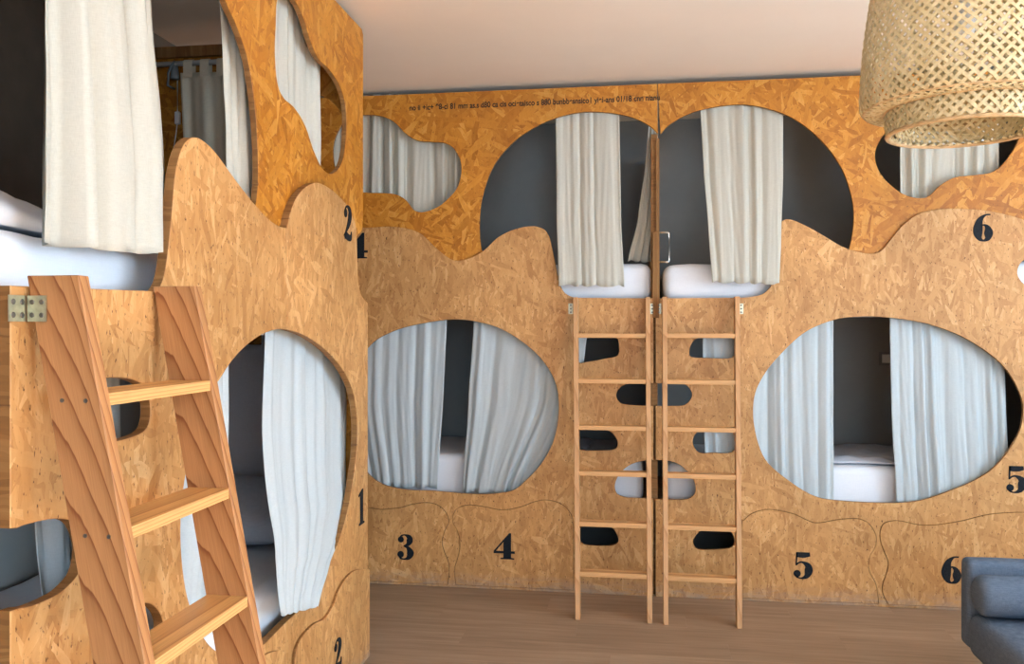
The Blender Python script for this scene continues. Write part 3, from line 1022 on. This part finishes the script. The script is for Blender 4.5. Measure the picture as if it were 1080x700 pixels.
for ch, (u, v), h in (('2', (366.5, 235), 37), ('1', (381.5, 534), 37)):
    c = Lp(u, v, LO)
    hh = Lp(u, v - h / 2, LO)[1] - Lp(u, v + h / 2, LO)[1]
    numeral(ch, c[0], c[1], hh, ML(LO), 0.0003, lowF, 0.95)

# inner carcass of the left bunk
YP = YE - 0.035
box('upper_platform', (XL + 0.005, 1.474, 1.52), (LX - 0.026, YP - 0.02, 1.58), 'osb_pale', bunk_l)
box('lower_platform', (XL + 0.005, 1.474, 0.34), (LX - 0.026, YP - 0.02, 0.40), 'osb_pale', bunk_l)
panel('near_end_board', [(XL + 0.005, 0.0), (LX - 0.024, 0.0), (LX - 0.024, HP), (XL + 0.005, HP)], [], -0.018, 0.0, MB(1.455), 'osb_amber', bunk_l)
box('bunk_shade_sheet', (XL + 0.001, 1.474, 1.59), (XL + 0.004, YP - 0.02, 2.88), 'bunk_shade', bunk_l)  # added dark sheet over the grey wall, stands in for the bunk's shade
# far end board with a large rounded opening (local x -> X)
hole = smooth([(-2.02, 2.1), (-1.98, 2.45), (-1.85, 2.60), (-1.6, 2.62), (-1.42, 2.58), (-1.33, 2.45), (-1.31, 2.2), (-1.33, 1.95), (-1.45, 1.8), (-1.7, 1.76), (-1.92, 1.82)], 6, True)
panel('far_end_board', [(XL + 0.005, 0), (LX - 0.024, 0), (LX - 0.024, 2.84), (XL + 0.005, 2.84)], [hole], -0.018, 0.0, MB(YP), 'osb_amber', bunk_l)
box('top_rail', (XL + 0.005, YP - 0.024, 2.80), (LX - 0.03, YP - 0.001, 2.85), 'osb_edge', bunk_l)
bm = bmesh.new()
tube(bm, [(XL + 0.01, YP - 0.06, 2.755), (LX - 0.03, YP - 0.06, 2.755)], 0.012)
from_bm('curtain_rod', bm, 'rod', bunk_l, None, True)
for zz in (2.84, 1.50):
    bm = bmesh.new()
    tube(bm, [(LX - 0.075, YN + 0.01, zz), (LX - 0.075, YP - 0.03, zz)], 0.009)
    from_bm('curtain_rod', bm, 'rod', bunk_l, None, True)

# ================================================================== MATTRESSES AND BEDDING
XA1, XB0 = SEAM_L - 0.025, SEAM_R + 0.03


def mattress(label, lo, hi, rad=0.05, mat='sheet', wr=0.003, seed=1, sub=(24, 12, 3)):
    o = soft_box('mattress', lo, hi, rad, mat, None, sub, 0.006, wr, seed)
    return tag(o, label, 'mattress', 'white bunk mattresses')


yb0, yb1 = D + 0.10, YB - 0.03
mattress('white mattress in upper bunk behind the left ladder of the back wall', (XL + 0.05, D + 0.035, 1.668), (Bp(687.5, 290, D + .05)[0], yb1, 1.888), 0.06, seed=2)
mattress('white mattress in upper bunk behind the right ladder of the back wall', (Bp(699.5, 290, D + .05)[0], D + 0.035, 1.668), (XRB - 0.06, yb1, 1.880), 0.06, seed=3)
mattress('white mattress in lower bunk 3 seen through oval opening between curtains', (XL + 0.05, D + 0.12, 0.502), (XA1 - 0.03, yb1, 0.755), 0.045, seed=4)
mattress('white mattress in lower bunk 5 seen through the right-hand oval opening', (XB0 + 0.03, D + 0.12, 0.502), (XRB - 0.06, yb1, 0.735), 0.045, seed=5)
mattress('white mattress in lower left bunk behind the nearest ladder', (XL + 0.03, YN + 0.05, 0.402), (LX - 0.045, YP - 0.04, 0.585), 0.05, seed=6, sub=(12, 24, 3))
mattress('white mattress in upper left bunk above the nearest ladder', (XL + 0.03, YN + 0.05, 1.582), (LX - 0.088, YP - 0.075, 1.735), 0.055, seed=7, sub=(12, 24, 3))


# folded sheets and duvets
def blanket(label, x0, x1, y0, y1, zfun, mat, seed, cat='bedding', thick=0.02, nx=34, ny=34, zb=0.0):
    rnd = random.Random(seed)
    ph = [rnd.uniform(0, 6.28) for _ in range(8)]
    bm = bmesh.new()
    g = []
    for i in range(nx + 1):
        row = []
        for j in range(ny + 1):
            x = x0 + (x1 - x0) * i / nx
            y = y0 + (y1 - y0) * j / ny
            wv = 0.008 * math.sin(19 * x + 7 * y + ph[0]) * math.sin(11 * y - 8 * x + ph[1]) + 0.005 * math.sin(37 * x - 21 * y + ph[2]) + 0.003 * math.sin(55 * y + 31 * x + ph[3])
            e = min(i, nx - i, j, ny - j) / 3.0
            row.append(bm.verts.new((x + 0.01 * math.sin(23 * y + ph[4]), y + 0.008 * math.sin(21 * x + ph[5]), zfun(x, y) + wv * min(1, e) + thick * min(1, e))))
        g.append(row)
    for i in range(nx):
        for j in range(ny):
            bm.faces.new((g[i][j], g[i + 1][j], g[i + 1][j + 1], g[i][j + 1]))
    r = bmesh.ops.extrude_face_region(bm, geom=list(bm.faces))
    for v in r['geom']:
        if isinstance(v, bmesh.types.BMVert):
            v.co.z = zb         # flat underside lying on the mattress
    bmesh.ops.recalc_face_normals(bm, faces=bm.faces)
    o = from_bm('folded_sheet' if cat == 'sheet' else 'duvet', bm, mat, None, None, True)
    return tag(o, label, cat)


blanket('rumpled blue-grey sheet on the mattress in the right-hand oval opening above the sofa', 0.85, 1.75, D + 0.17, D + 0.85, lambda x, y: 0.753, 'sheet_blue', 3, 'sheet', zb=0.747)
blanket('rumpled blue-grey sheet on the mattress in the middle oval opening above doors 3 and 4', -1.05, -0.30, D + 0.17, D + 0.85, lambda x, y: 0.773, 'sheet_blue', 5, 'sheet', zb=0.767)


def duv(x, y):
    a = math.exp(-((y - 1.72) / 0.22) ** 2 - ((x + 1.62) / 0.22) ** 2) * 0.085
    b_ = math.exp(-((y - 2.25) / 0.3) ** 2 - ((x + 1.75) / 0.25) ** 2) * 0.03
    return 1.753 + a + b_


blanket('puffy white duvet bunched on the upper left mattress behind the hanging curtain', XL + 0.08, LX - 0.135, YN + 0.09, 2.75, duv, 'sheet', 9, 'duvet', 0.035, zb=1.748)


def pillow(label, c, size, rot, mat, seed):
    bm = bmesh.new()
    n = 18
    rnd = random.Random(seed)
    for sgn in (1, -1):
        g = []
        for i in range(n + 1):
            row = []
            for j in range(n + 1):
                a, b_ = -1 + 2 * i / n, -1 + 2 * j / n
                h = max(0, (1 - a ** 4) * (1 - b_ ** 4)) ** 0.5
                pin = 1 - 0.07 * (abs(a) * abs(b_)) ** 2 - 0.04 * (1 - abs(a)) * (abs(b_) > 0.95) - 0.03 * (1 - abs(b_)) * (abs(a) > 0.95)
                z = sgn * size[2] / 2 * h * (1 + 0.08 * math.sin(5 * a + 3 * b_ + seed))
                row.append(bm.verts.new((a * pin * size[0] / 2, b_ * pin * size[1] / 2, z)))
            g.append(row)
        for i in range(n):
            for j in range(n):
                bm.faces.new((g[i][j], g[i + 1][j], g[i + 1][j + 1], g[i][j + 1]))
    bmesh.ops.remove_doubles(bm, verts=bm.verts, dist=1e-5)
    bmesh.ops.recalc_face_normals(bm, faces=bm.faces)
    mw = Matrix.Translation(c) @ rot.to_4x4()
    return tag(from_bm('pillow', bm, mat, None, mw, True), label, 'pillow')


pillow('grey-blue pillow propped at the far end of the lower left bunk', (-1.72, YP - 0.30, 0.735), (0.62, 0.40, 0.13), Matrix.Rotation(math.radians(28), 3, 'X'), 'sheet_blue', 1)

# ================================================================== CURTAINS
GU, GL = 'linen curtains of the upper bunks', 'linen curtains of the lower bunks'
B, L_ = 'B', 'L'
# back wall, upper
curtain('pale linen curtain filling the wavy window above the upper numeral 4', B, [(342, 100), (342, 240)], [(493, 100), (493, 240)], 0.075, 9, 0.020, 11, group=GU, gather=0.2)
curtain('long pale linen curtain hanging over the left upper mattress of the back wall', B, [(586, 106), (587, 220), (589, 301)], [(653, 106), (655, 230), (658.5, 301.5)], 0.05, 4, 0.014, 12, group=GU, pull=0.13, pull_pow=1)
curtain('narrow grey-looking linen curtain swept aside against the seam post', B, [(685, 120), (681, 170), (673, 230), (662, 275)], [(694, 120), (694, 200), (693, 250), (691, 277)], 0.16, 3, 0.010, 13, group=GU)
curtain('long pale linen curtain hanging over the right upper mattress of the back wall', B, [(738, 104), (742, 180), (747, 240), (751, 297)], [(826, 104), (826, 180), (824, 250), (822, 299.5)], 0.05, 4.5, 0.014, 14, group=GU, pull=0.13, pull_pow=1)
curtain('pale linen curtain in the wavy window behind the bamboo pendant lamp', B, [(949.5, 92), (949.5, 225)], [(1054, 92), (1053, 225)], 0.075, 6, 0.014, 15, group=GU, gather=0.2)
# back wall, lower
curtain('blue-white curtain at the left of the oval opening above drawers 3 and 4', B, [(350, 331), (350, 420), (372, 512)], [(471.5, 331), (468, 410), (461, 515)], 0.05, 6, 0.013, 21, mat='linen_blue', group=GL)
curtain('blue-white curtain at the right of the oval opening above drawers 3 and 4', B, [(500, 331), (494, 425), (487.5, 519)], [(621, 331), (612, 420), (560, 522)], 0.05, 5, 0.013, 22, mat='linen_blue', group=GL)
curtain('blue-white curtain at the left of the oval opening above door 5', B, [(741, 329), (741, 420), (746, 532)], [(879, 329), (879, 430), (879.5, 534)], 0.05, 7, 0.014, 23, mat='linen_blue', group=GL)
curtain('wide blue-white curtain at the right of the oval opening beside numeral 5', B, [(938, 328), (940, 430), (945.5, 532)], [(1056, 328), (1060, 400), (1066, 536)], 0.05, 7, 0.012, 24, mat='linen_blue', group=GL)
# left bunk, upper
curtain('large linen curtain hanging in front of the upper left bed above the nearest ladder', L_, [(51, -60), (52, 0), (53, 130), (53, 257)], [(146, -60), (160, 0), (170, 114), (175, 183), (170, 268)], 0.035, 3.3, 0.034, 31, group=GU, pull=0.03, pull_pow=2, top_ext=0.02, gather=0.3)
curtain('linen curtain edge at the right side of the tall left arch', L_, [(231, -25), (237, 91), (240, 175), (241, 250)], [(281, -25), (280, 90), (279, 175), (278, 250)], 0.07, 5, 0.016, 32, group=GU)
curtain('narrow linen curtain in the upper left wavy window near numeral 2', L_, [(285, -20), (284, 90), (284, 195)], [(336, -20), (337, 60), (337.5, 195)], 0.07, 5, 0.012, 33, group=GU, gather=0.2)
# left bunk, lower
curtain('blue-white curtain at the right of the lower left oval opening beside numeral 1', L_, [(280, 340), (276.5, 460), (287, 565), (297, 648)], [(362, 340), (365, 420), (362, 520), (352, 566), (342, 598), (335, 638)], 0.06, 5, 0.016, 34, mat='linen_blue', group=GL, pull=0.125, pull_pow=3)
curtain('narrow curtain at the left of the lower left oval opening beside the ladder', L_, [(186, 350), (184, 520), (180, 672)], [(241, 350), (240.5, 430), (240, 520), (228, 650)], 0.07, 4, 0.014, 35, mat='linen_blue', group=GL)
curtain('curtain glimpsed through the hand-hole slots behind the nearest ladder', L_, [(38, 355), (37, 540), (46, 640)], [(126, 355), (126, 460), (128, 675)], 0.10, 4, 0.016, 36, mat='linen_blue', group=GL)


# curtain with tabs, on the rod at the far end of the upper left bunk
def end_curtain(label, x0, x1, y, zt, zb, folds, amp, seed, mat, tabs):
    rnd = random.Random(seed)
    ph = [rnd.uniform(0, 6.28) for _ in range(4)]
    nc, nr = int(folds * 12), 24
    bm = bmesh.new()
    g = []
    for j in range(nr + 1):
        jj = j / nr
        row = []
        for i in range(nc + 1):
            t = i / nc
            k = 6.28 * folds * t + ph[0] + 0.6 * jj * math.sin(5 * t + ph[1])
            f = math.sin(k) + 0.35 * math.sin(2.3 * k + ph[2])
            row.append(bm.verts.new((x0 + (x1 - x0) * t + 0.05 * jj * (1 - t), y - amp * f * (0.4 + 0.6 * jj), zt + (zb - zt) * jj)))
        g.append(row)
    for j in range(nr):
        for i in range(nc):
            bm.faces.new((g[j][i], g[j][i + 1], g[j + 1][i + 1], g[j + 1][i]))
    root = thing('curtain', label, 'curtain', ((x0 + x1) / 2, y, zb), 'curtains at the far end of the left bunk')
    o = from_bm('cloth', bm, mat, root, None, True)
    md = o.modifiers.new('thick', 'SOLIDIFY')
    md.thickness = 0.002
    md.offset = 0
    for q in range(tabs):
        xx = x0 + (x1 - x0) * (q + 0.25) / tabs
        bm = bmesh.new()
        pts = [(-0.0165, -0.07), (-0.0165, 0.0), (-0.012, 0.011), (0.0, 0.0165), (0.012, 0.011), (0.0165, 0.0), (0.0165, -0.07)]
        a = [bm.verts.new((xx, y + p[0], zt + 0.045 + p[1])) for p in pts]
        b_ = [bm.verts.new((xx + 0.045, y + p[0], zt + 0.045 + p[1])) for p in pts]
        for i in range(len(a) - 1):
            bm.faces.new((a[i], b_[i], b_[i + 1], a[i + 1]))
        from_bm('tab_loop', bm, mat, root)
    return root


end_curtain('oat linen tab-top curtain at the far end of the upper left bunk', -2.115, -1.62, YP - 0.06, 2.71, 1.765, 4, 0.016, 41, 'linen_end', 6)
end_curtain('lilac-grey cloth hanging at the far end inside the lower left bunk', -2.20, -1.45, YP - 0.05, 1.44, 0.66, 2.2, 0.008, 42, 'linen_grey', 5)

# ================================================================== LADDERS
LADMESH = {}


def ladder(label, side, tl, tr, bl, br, ztop_, wall, foot, treads, sw, depth, tt, group='pine bunk ladders', nscrew=False):
    """tl,tr,bl,br: outer lateral positions; wall: coordinate of the surface leaned on; foot: distance of back edge of foot from it; side B or L"""
    sgnv = Vector((0, -1, 0)) if side == 'B' else Vector((1, 0, 0))
    lat = Vector((1, 0, 0)) if side == 'B' else Vector((0, 1, 0))
    base = sgnv * foot + (Vector((0, wall, 0)) if side == 'B' else Vector((wall, 0, 0)))
    root = thing('ladder', label, 'ladder', lat * ((bl + br) / 2) + base, group)
    zdir_m = 'pine_z' if side == 'L' else 'pine_slim'
    gap = 0.002

    def pos(a, s, z):   # a = lateral, s = distance from the wall
        return lat * a + sgnv * s + (Vector((0, wall, z)) if side == 'B' else Vector((wall, 0, z)))

    for q, (t0, b0, dr) in enumerate(((tl, bl, 1), (tr, br, -1))):
        bm = bmesh.new()
        ringz = []
        for z in (0.0, ztop_):
            k = z / ztop_
            a0 = b0 + (t0 - b0) * k
            s0 = foot + (gap - foot) * k
            up = 0.0
            ringz.append([bm.verts.new(pos(a0, s0, z)), bm.verts.new(pos(a0 + dr * sw, s0, z)), bm.verts.new(pos(a0 + dr * sw, s0 + depth, z + up)), bm.verts.new(pos(a0, s0 + depth, z + up))])
        A, Bv = ringz
        for i in range(4):
            bm.faces.new((A[i], A[(i + 1) % 4], Bv[(i + 1) % 4], Bv[i]))
        bm.faces.new(A[::-1])
        bm.faces.new(Bv)
        bmesh.ops.recalc_face_normals(bm, faces=bm.faces)
        bmesh.ops.bevel(bm, geom=list(bm.edges), offset=0.002, segments=1, affect='EDGES')
        c = pos((t0 + b0) / 2, foot, 0)
        qr = Vector((0, 0, 1)).rotation_difference(pos(t0, gap, ztop_) - pos(b0, foot, 0)).to_matrix().to_4x4()
        qi = qr.inverted()
        for v in bm.verts:
            v.co = qi @ (v.co - c)
        stg = from_bm('stringer', bm, zdir_m, root, Matrix.Translation(c) @ qr)
        if nscrew:
            for z in treads:
                k = z / ztop_
                for ds in (0.3, 0.75):
                    a0 = b0 + (t0 - b0) * k - dr * 0.0006
                    s0 = foot + (gap - foot) * k + depth * ds
                    bm = bmesh.new()
                    p = pos(a0, s0, z - tt * 0.5)
                    mt = Matrix.Translation(p) @ (Matrix.Rotation(math.pi / 2, 4, 'X') if side == 'L' else Matrix.Rotation(math.pi / 2, 4, 'Y'))
                    bmesh.ops.create_cone(bm, segments=10, radius1=0.0045, radius2=0.0045, depth=0.0014, cap_ends=True)
                    from_bm('screw', bm, 'screw', stg, mt)
    for z in treads:
        k = z / ztop_
        a0 = bl + (tl - bl) * k + sw - 0.001
        a1 = br + (tr - br) * k - sw + 0.001
        s0 = foot + (gap - foot) * k + 0.004
        bm = bmesh.new()
        p, q = pos(a0, s0, z - tt), pos(a1, s0 + depth - 0.006, z)
        lo = Vector([min(i, j) for i, j in zip(p, q)])
        hi = Vector([max(i, j) for i, j in zip(p, q)])
        c = (lo + hi) / 2
        bm_box(bm, lo - c, hi - c, 0.0015)
        off = Vector((0.011, 0.017, 0.4)) * z
        from_bm('tread', bm, 'pine_x' if side == 'B' else 'pine_y', root, Matrix.Translation(c))
    return root


def hinge_plate(root, o, ux, uy, nx, w_, h_, cols, rows_):
    """flat steel leaf with screw heads: origin o, axes ux/uy, normal nx"""
    o, ux, uy, nx = Vector(o), Vector(ux), Vector(uy), Vector(nx)
    bm = bmesh.new()
    P = [o, o + ux * w_, o + ux * w_ + uy * h_, o + uy * h_]
    a = [bm.verts.new(p) for p in P]
    b_ = [bm.verts.new(p + nx * 0.0025) for p in P]
    for i in range(4):
        bm.faces.new((a[i], a[(i + 1) % 4], b_[(i + 1) % 4], b_[i]))
    bm.faces.new(b_)
    bm.faces.new(a[::-1])
    bmesh.ops.recalc_face_normals(bm, faces=bm.faces)
    lf = from_bm('bracket', bm, 'steel', root)
    lf['label'] = 'small zinc-coloured metal fixing bracket'
    rot = Matrix((ux, uy, nx)).transposed().to_4x4()
    for i in range(cols):
        for j in range(rows_):
            p = o + ux * (w_ * (i + 0.5) / cols) + uy * (h_ * (j + 0.5) / rows_) + nx * 0.003
            bm = bmesh.new()
            bmesh.ops.create_cone(bm, segments=10, radius1=min(w_ / cols, h_ / rows_) * 0.27, radius2=min(w_ / cols, h_ / rows_) * 0.2, depth=0.0016, cap_ends=True)
            from_bm('screw', bm, 'screw', lf, Matrix.Translation(p) @ rot)


zl = Bp(690, 313.5, OV)[1]
trB = [1.485, 1.235, 0.985, 0.745, 0.485, 0.235]
ladA = ladder('slim pine ladder on the back wall left of the seam', B, Bp(605.5, 320, OV)[0], Bp(685.5, 320, OV)[0], -0.318, 0.078, zl, OV - 0.0095, 0.37, trB, 0.026, 0.07, 0.024)
ladB = ladder('slim pine ladder on the back wall right of the seam', B, Bp(698, 320, OV)[0], Bp(778.5, 320, OV)[0], 0.133, 0.525, zl, OV - 0.0095, 0.38, trB, 0.026, 0.07, 0.024)
for root, (u0, u1) in ((ladA, (599.5, 604.5)), (ladA, (685.7, 690.2)), (ladB, (692.3, 697.3)), (ladB, (779.3, 784))):
    a, b_ = Bp(u0, 331, OV), Bp(u1, 320, OV)
    hinge_plate(root, (a[0], OV - 0.0006, a[1]), (1, 0, 0), (0, 0, 1), (0, -1, 0), b_[0] - a[0], b_[1] - a[1], 1, 3)

yl0, yl1 = Lp(27, 300, LO)[0], Lp(160, 305, LO)[0] + 0.035
ladL = ladder('large pine ladder leaning on the left bunk in the foreground', L_, yl0, yl1, yl0 + 0.01, yl1 + 0.005, 1.625, LO, 0.30, [1.385, 1.113, 0.842, 0.57, 0.30], 0.034, 0.115, 0.026, nscrew=True)
zb0 = Lp(15, 339, LO)[1]
zb1 = Lp(15, 311, LO)[1]
ya = Lp(8, 325, LO)[0]
hinge_plate(ladL, (LO + 0.0005, ya, zb0), (0, 1, 0), (0, 0, 1), (1, 0, 0), yl0 - ya - 0.001, zb1 - zb0, 2, 2)
hinge_plate(ladL, (LO + 0.006, yl0 - 0.0005, zb0), (1, 0, 0), (0, 0, 1), (0, -1, 0), 0.042, zb1 - zb0, 2, 2)

# ================================================================== PENDANT LAMP
lr = ray(1017, 140)
LT = 2.19
LXc, LYc = lr.x * LT, lr.y * LT
lamp = thing('pendant_lamp', 'two-tier woven bamboo pendant lamp hanging at the upper right', 'lamp', (LXc, LYc, 2.02))


def profile_lookup(prof):
    P = [Vector(p) for p in smooth(prof, 8)]
    s = [0]
    for a, b_ in zip(P[:-1], P[1:]):
        s.append(s[-1] + (b_ - a).length)
    return P, s


def weave(prof, n, width, name, twist=1.0, inset=0.0):
    P, s = profile_lookup(prof)
    bm = bmesh.new()
    for fam, sg in ((0, 1), (1, -1)):
        for q in range(n):
            ph = 2 * math.pi * q / n
            prev = None
            for i in range(len(P)):
                r, z = P[i]
                if i > 0:
                    ph += sg * twist * (s[i] - s[i - 1]) / max(0.09, (P[i].x + P[i - 1].x) / 2)
                # over-under ripple
                rr = r + 0.0016 * (1 if fam else -1) * math.cos(ph * n / 2.0) - inset
                d = P[min(i + 1, len(P) - 1)] - P[max(i - 1, 0)]
                d.normalize()
                # ribbon half-width vector, perpendicular to its run, in the surface
                k = 1 / math.sqrt(1 + twist * twist)
                tang = Vector((-math.sin(ph), math.cos(ph), 0))
                mer = Vector((d.x * math.cos(ph), d.x * math.sin(ph), d.y))
                side_v = (tang * k - mer * (sg * twist * k)) * (width / 2 * min(1, r / 0.16 + 0.15))
                c = Vector((LXc + rr * math.cos(ph), LYc + rr * math.sin(ph), z))
                cur = (bm.verts.new(c + side_v), bm.verts.new(c - side_v))
                if prev:
                    bm.faces.new((prev[0], cur[0], cur[1], prev[1]))
                prev = cur
    o = from_bm(name, bm, 'bamboo', lamp)
    md = o.modifiers.new('thick', 'SOLIDIFY')
    md.thickness = 0.0012
    md.offset = 0
    o['kind'] = 'stuff'
    return o


def ring(name, r, z, rad, mat='bamboo_rim', vs_=1.0):
    bm = bmesh.new()
    n, m = 72, 8
    g = [[bm.verts.new((LXc + (r + rad * math.cos(2 * math.pi * j / m)) * math.cos(2 * math.pi * i / n), LYc + (r + rad * math.cos(2 * math.pi * j / m)) * math.sin(2 * math.pi * i / n), z + vs_ * rad * math.sin(2 * math.pi * j / m))) for j in range(m)] for i in range(n)]
    for i in range(n):
        for j in range(m):
            bm.faces.new((g[i][j], g[(i + 1) % n][j], g[(i + 1) % n][(j + 1) % m], g[i][(j + 1) % m]))
    return from_bm(name, bm, mat, lamp, None, True)


weave([(0.190, 2.085), (0.222, 2.083), (0.243, 2.090), (0.250, 2.108), (0.249, 2.16), (0.243, 2.25), (0.232, 2.34), (0.218, 2.42), (0.190, 2.475), (0.13, 2.51), (0.06, 2.52)], 60, 0.0080, 'outer_shade')
weave([(0.172, 2.030), (0.178, 2.022), (0.184, 2.026), (0.187, 2.045), (0.188, 2.075), (0.187, 2.11)], 48, 0.0082, 'inner_tier')
weave([(0.160, 2.034), (0.168, 2.10), (0.172, 2.17)], 44, 0.0075, 'inner_liner')
ring('lower_rim', 0.181, 2.025, 0.008, vs_=0.7)
ring('outer_rim', 0.238, 2.090, 0.006, vs_=0.7)
ring('middle_rim', 0.190, 2.088, 0.006)
ring('top_ring', 0.055, 2.52, 0.005)
bm = bmesh.new()
tube(bm, [(LXc, LYc, 2.36), (LXc, LYc, 2.37), (LXc, LYc, 2.44), (LXc, LYc, 2.46)], [0.014, 0.02, 0.02, 0.008], 16)
from_bm('socket', bm, 'white_plastic', lamp, None, True)
bm = bmesh.new()
tube(bm, [(LXc, LYc, 2.265), (LXc, LYc, 2.275), (LXc, LYc, 2.30), (LXc, LYc, 2.325), (LXc, LYc, 2.345), (LXc, LYc, 2.365)], [0.008, 0.022, 0.031, 0.027, 0.017, 0.013], 20)
from_bm('bulb', bm, 'white_plastic', lamp, None, True)
bm = bmesh.new()
tube(bm, [(LXc, LYc, 2.455), (LXc, LYc, HC - 0.04)], 0.003, 8)
from_bm('cord', bm, 'white_plastic', lamp, None, True)
bm = bmesh.new()
tube(bm, [(LXc, LYc, HC - 0.06), (LXc, LYc, HC - 0.05), (LXc, LYc, HC - 0.001)], [0.012, 0.05, 0.055], 24)
from_bm('ceiling_rose', bm, 'white_plastic', lamp, None, True)
bm = bmesh.new()
for a in range(3):
    an = a * 2.094
    tube(bm, [(LXc + 0.018 * math.cos(an), LYc + 0.018 * math.sin(an), 2.42), (LXc + 0.056 * math.cos(an), LYc + 0.056 * math.sin(an), 2.52)], 0.0018, 6)
from_bm('wire_holder', bm, 'white_plastic', lamp, None, True)

# ================================================================== SOFA
sx0, sx1, sy0, sy1 = 1.30, 2.22, 1.55, 3.68
sofa = thing('sofa', 'blue-grey upholstered sofa at the lower right', 'sofa', (1.76, 2.6, 0))
soft_box('armrest', (sx0, sy1 - 0.09, 0.24), (sx1, sy1, 0.592), 0.024, 'sofa', sofa, (8, 3, 4), 0, 0.0012, 1)
soft_box('armrest', (sx0, sy0, 0.24), (sx1, sy0 + 0.09, 0.592), 0.024, 'sofa', sofa, (8, 3, 4), 0, 0.0012, 2)
soft_box('backrest', (sx1 - 0.16, sy0 + 0.092, 0.24), (sx1, sy1 - 0.092, 0.74), 0.04, 'sofa', sofa, (3, 10, 4), 0, 0.0012, 3)
soft_box('seat_cushion', (sx0 - 0.008, sy0 + 0.095, 0.225), (sx1 - 0.165, sy1 - 0.093, 0.395), 0.045, 'sofa', sofa, (10, 16, 3), 0.008, 0.0015, 4)
box('base_frame', (sx0 + 0.16, sy0 + 0.05, 0.18), (sx1 - 0.02, sy1 - 0.10, 0.224), 'sofa', sofa, 0.006)
for lx in (sx0 + 0.20, sx1 - 0.08):
    for ly in (sy0 + 0.12, sy1 - 0.16):
        bm = bmesh.new()
        tube(bm, [(lx, ly, 0.0), (lx, ly, 0.18)], [0.014, 0.022], 14)
        from_bm('leg', bm, 'dark_wood', sofa, None, True)
# bolster cushion lying against the far armrest
bm = bmesh.new()
br_, by, bz = 0.078, sy1 - 0.093 - 0.080, 0.482
xs = [(1.300, 0.0), (1.300, 0.045), (1.304, 0.062), (1.313, 0.072), (1.330, br_)] + [(1.330 + 0.6 * i / 6, br_ + 0.002 * math.sin(i * 2.1)) for i in range(1, 7)] + [(1.947, 0.072), (1.956, 0.062), (1.960, 0.045)]
tube(bm, [(x, by, bz) for x, _ in xs[1:]], [r for _, r in xs[1:]], 28)
tag(from_bm('bolster_cushion', bm, 'sofa', None, None, True), 'round blue-grey bolster cushion against the sofa armrest', 'cushion')

# ================================================================== SMALL THINGS
# light switch plate on the dark wall inside bunk 5
c = Bp(934, 378, YB)
sw = thing('wall_switch', 'small grey switch plate on dark wall inside bunk 5', 'switch', (c[0], YB, c[1]))
box('plate', (c[0] - 0.045, YB - 0.008, c[1] - 0.045), (c[0] + 0.045, YB - 0.0005, c[1] + 0.045), 'grey_plastic', sw, 0.003)
box('rocker', (c[0] - 0.025, YB - 0.012, c[1] - 0.028), (c[0] + 0.025, YB - 0.0075, c[1] + 0.028), 'white_plastic', sw, 0.002)
# reading lamp with cord switch on the far end board of the upper left bunk
def Ep(u, v, Y):
    d = ray(u, v)
    t = Y / d.y
    return Vector((d.x * t, Y, CAM_H + d.z * t))


rl = thing('reading_lamp', 'small gooseneck reading lamp with white corded switch inside upper left bunk', 'lamp', Ep(187, 70, YP - 0.03))
pc = [Ep(u, v, YP - 0.075) for u, v in ((177, 90), (177.5, 77), (181, 69), (184, 65), (186, 67))]
bm = bmesh.new()
tube(bm, [pc[0] + Vector((0, 0.055, 0))] + pc, 0.006, 8)
from_bm('gooseneck', bm, 'grey_plastic', rl, None, True)
bm = bmesh.new()
p = Ep(184.5, 72, YP - 0.06)
tube(bm, [p + Vector((0, 0, 0.02)), p + Vector((0, 0, 0.01)), p + Vector((0, 0, -0.05))], [0.006, 0.014, 0.022], 14)
from_bm('lamp_head', bm, 'grey_plastic', rl, None, True)
bm = bmesh.new()
tube(bm, [Ep(u, v, YP - 0.03) for u, v in ((187, 72), (187.3, 95), (187.2, 120), (187, 130), (185.5, 142), (183, 158), (182, 172))], 0.0028, 6)
from_bm('cord', bm, 'white_plastic', rl, None, True)
p = Ep(187.3, 124.5, YP - 0.03)
box('cord_switch', p - Vector((0.012, 0.009, 0.03)), p + Vector((0.012, 0.009, 0.03)), 'white_plastic', rl, 0.004)
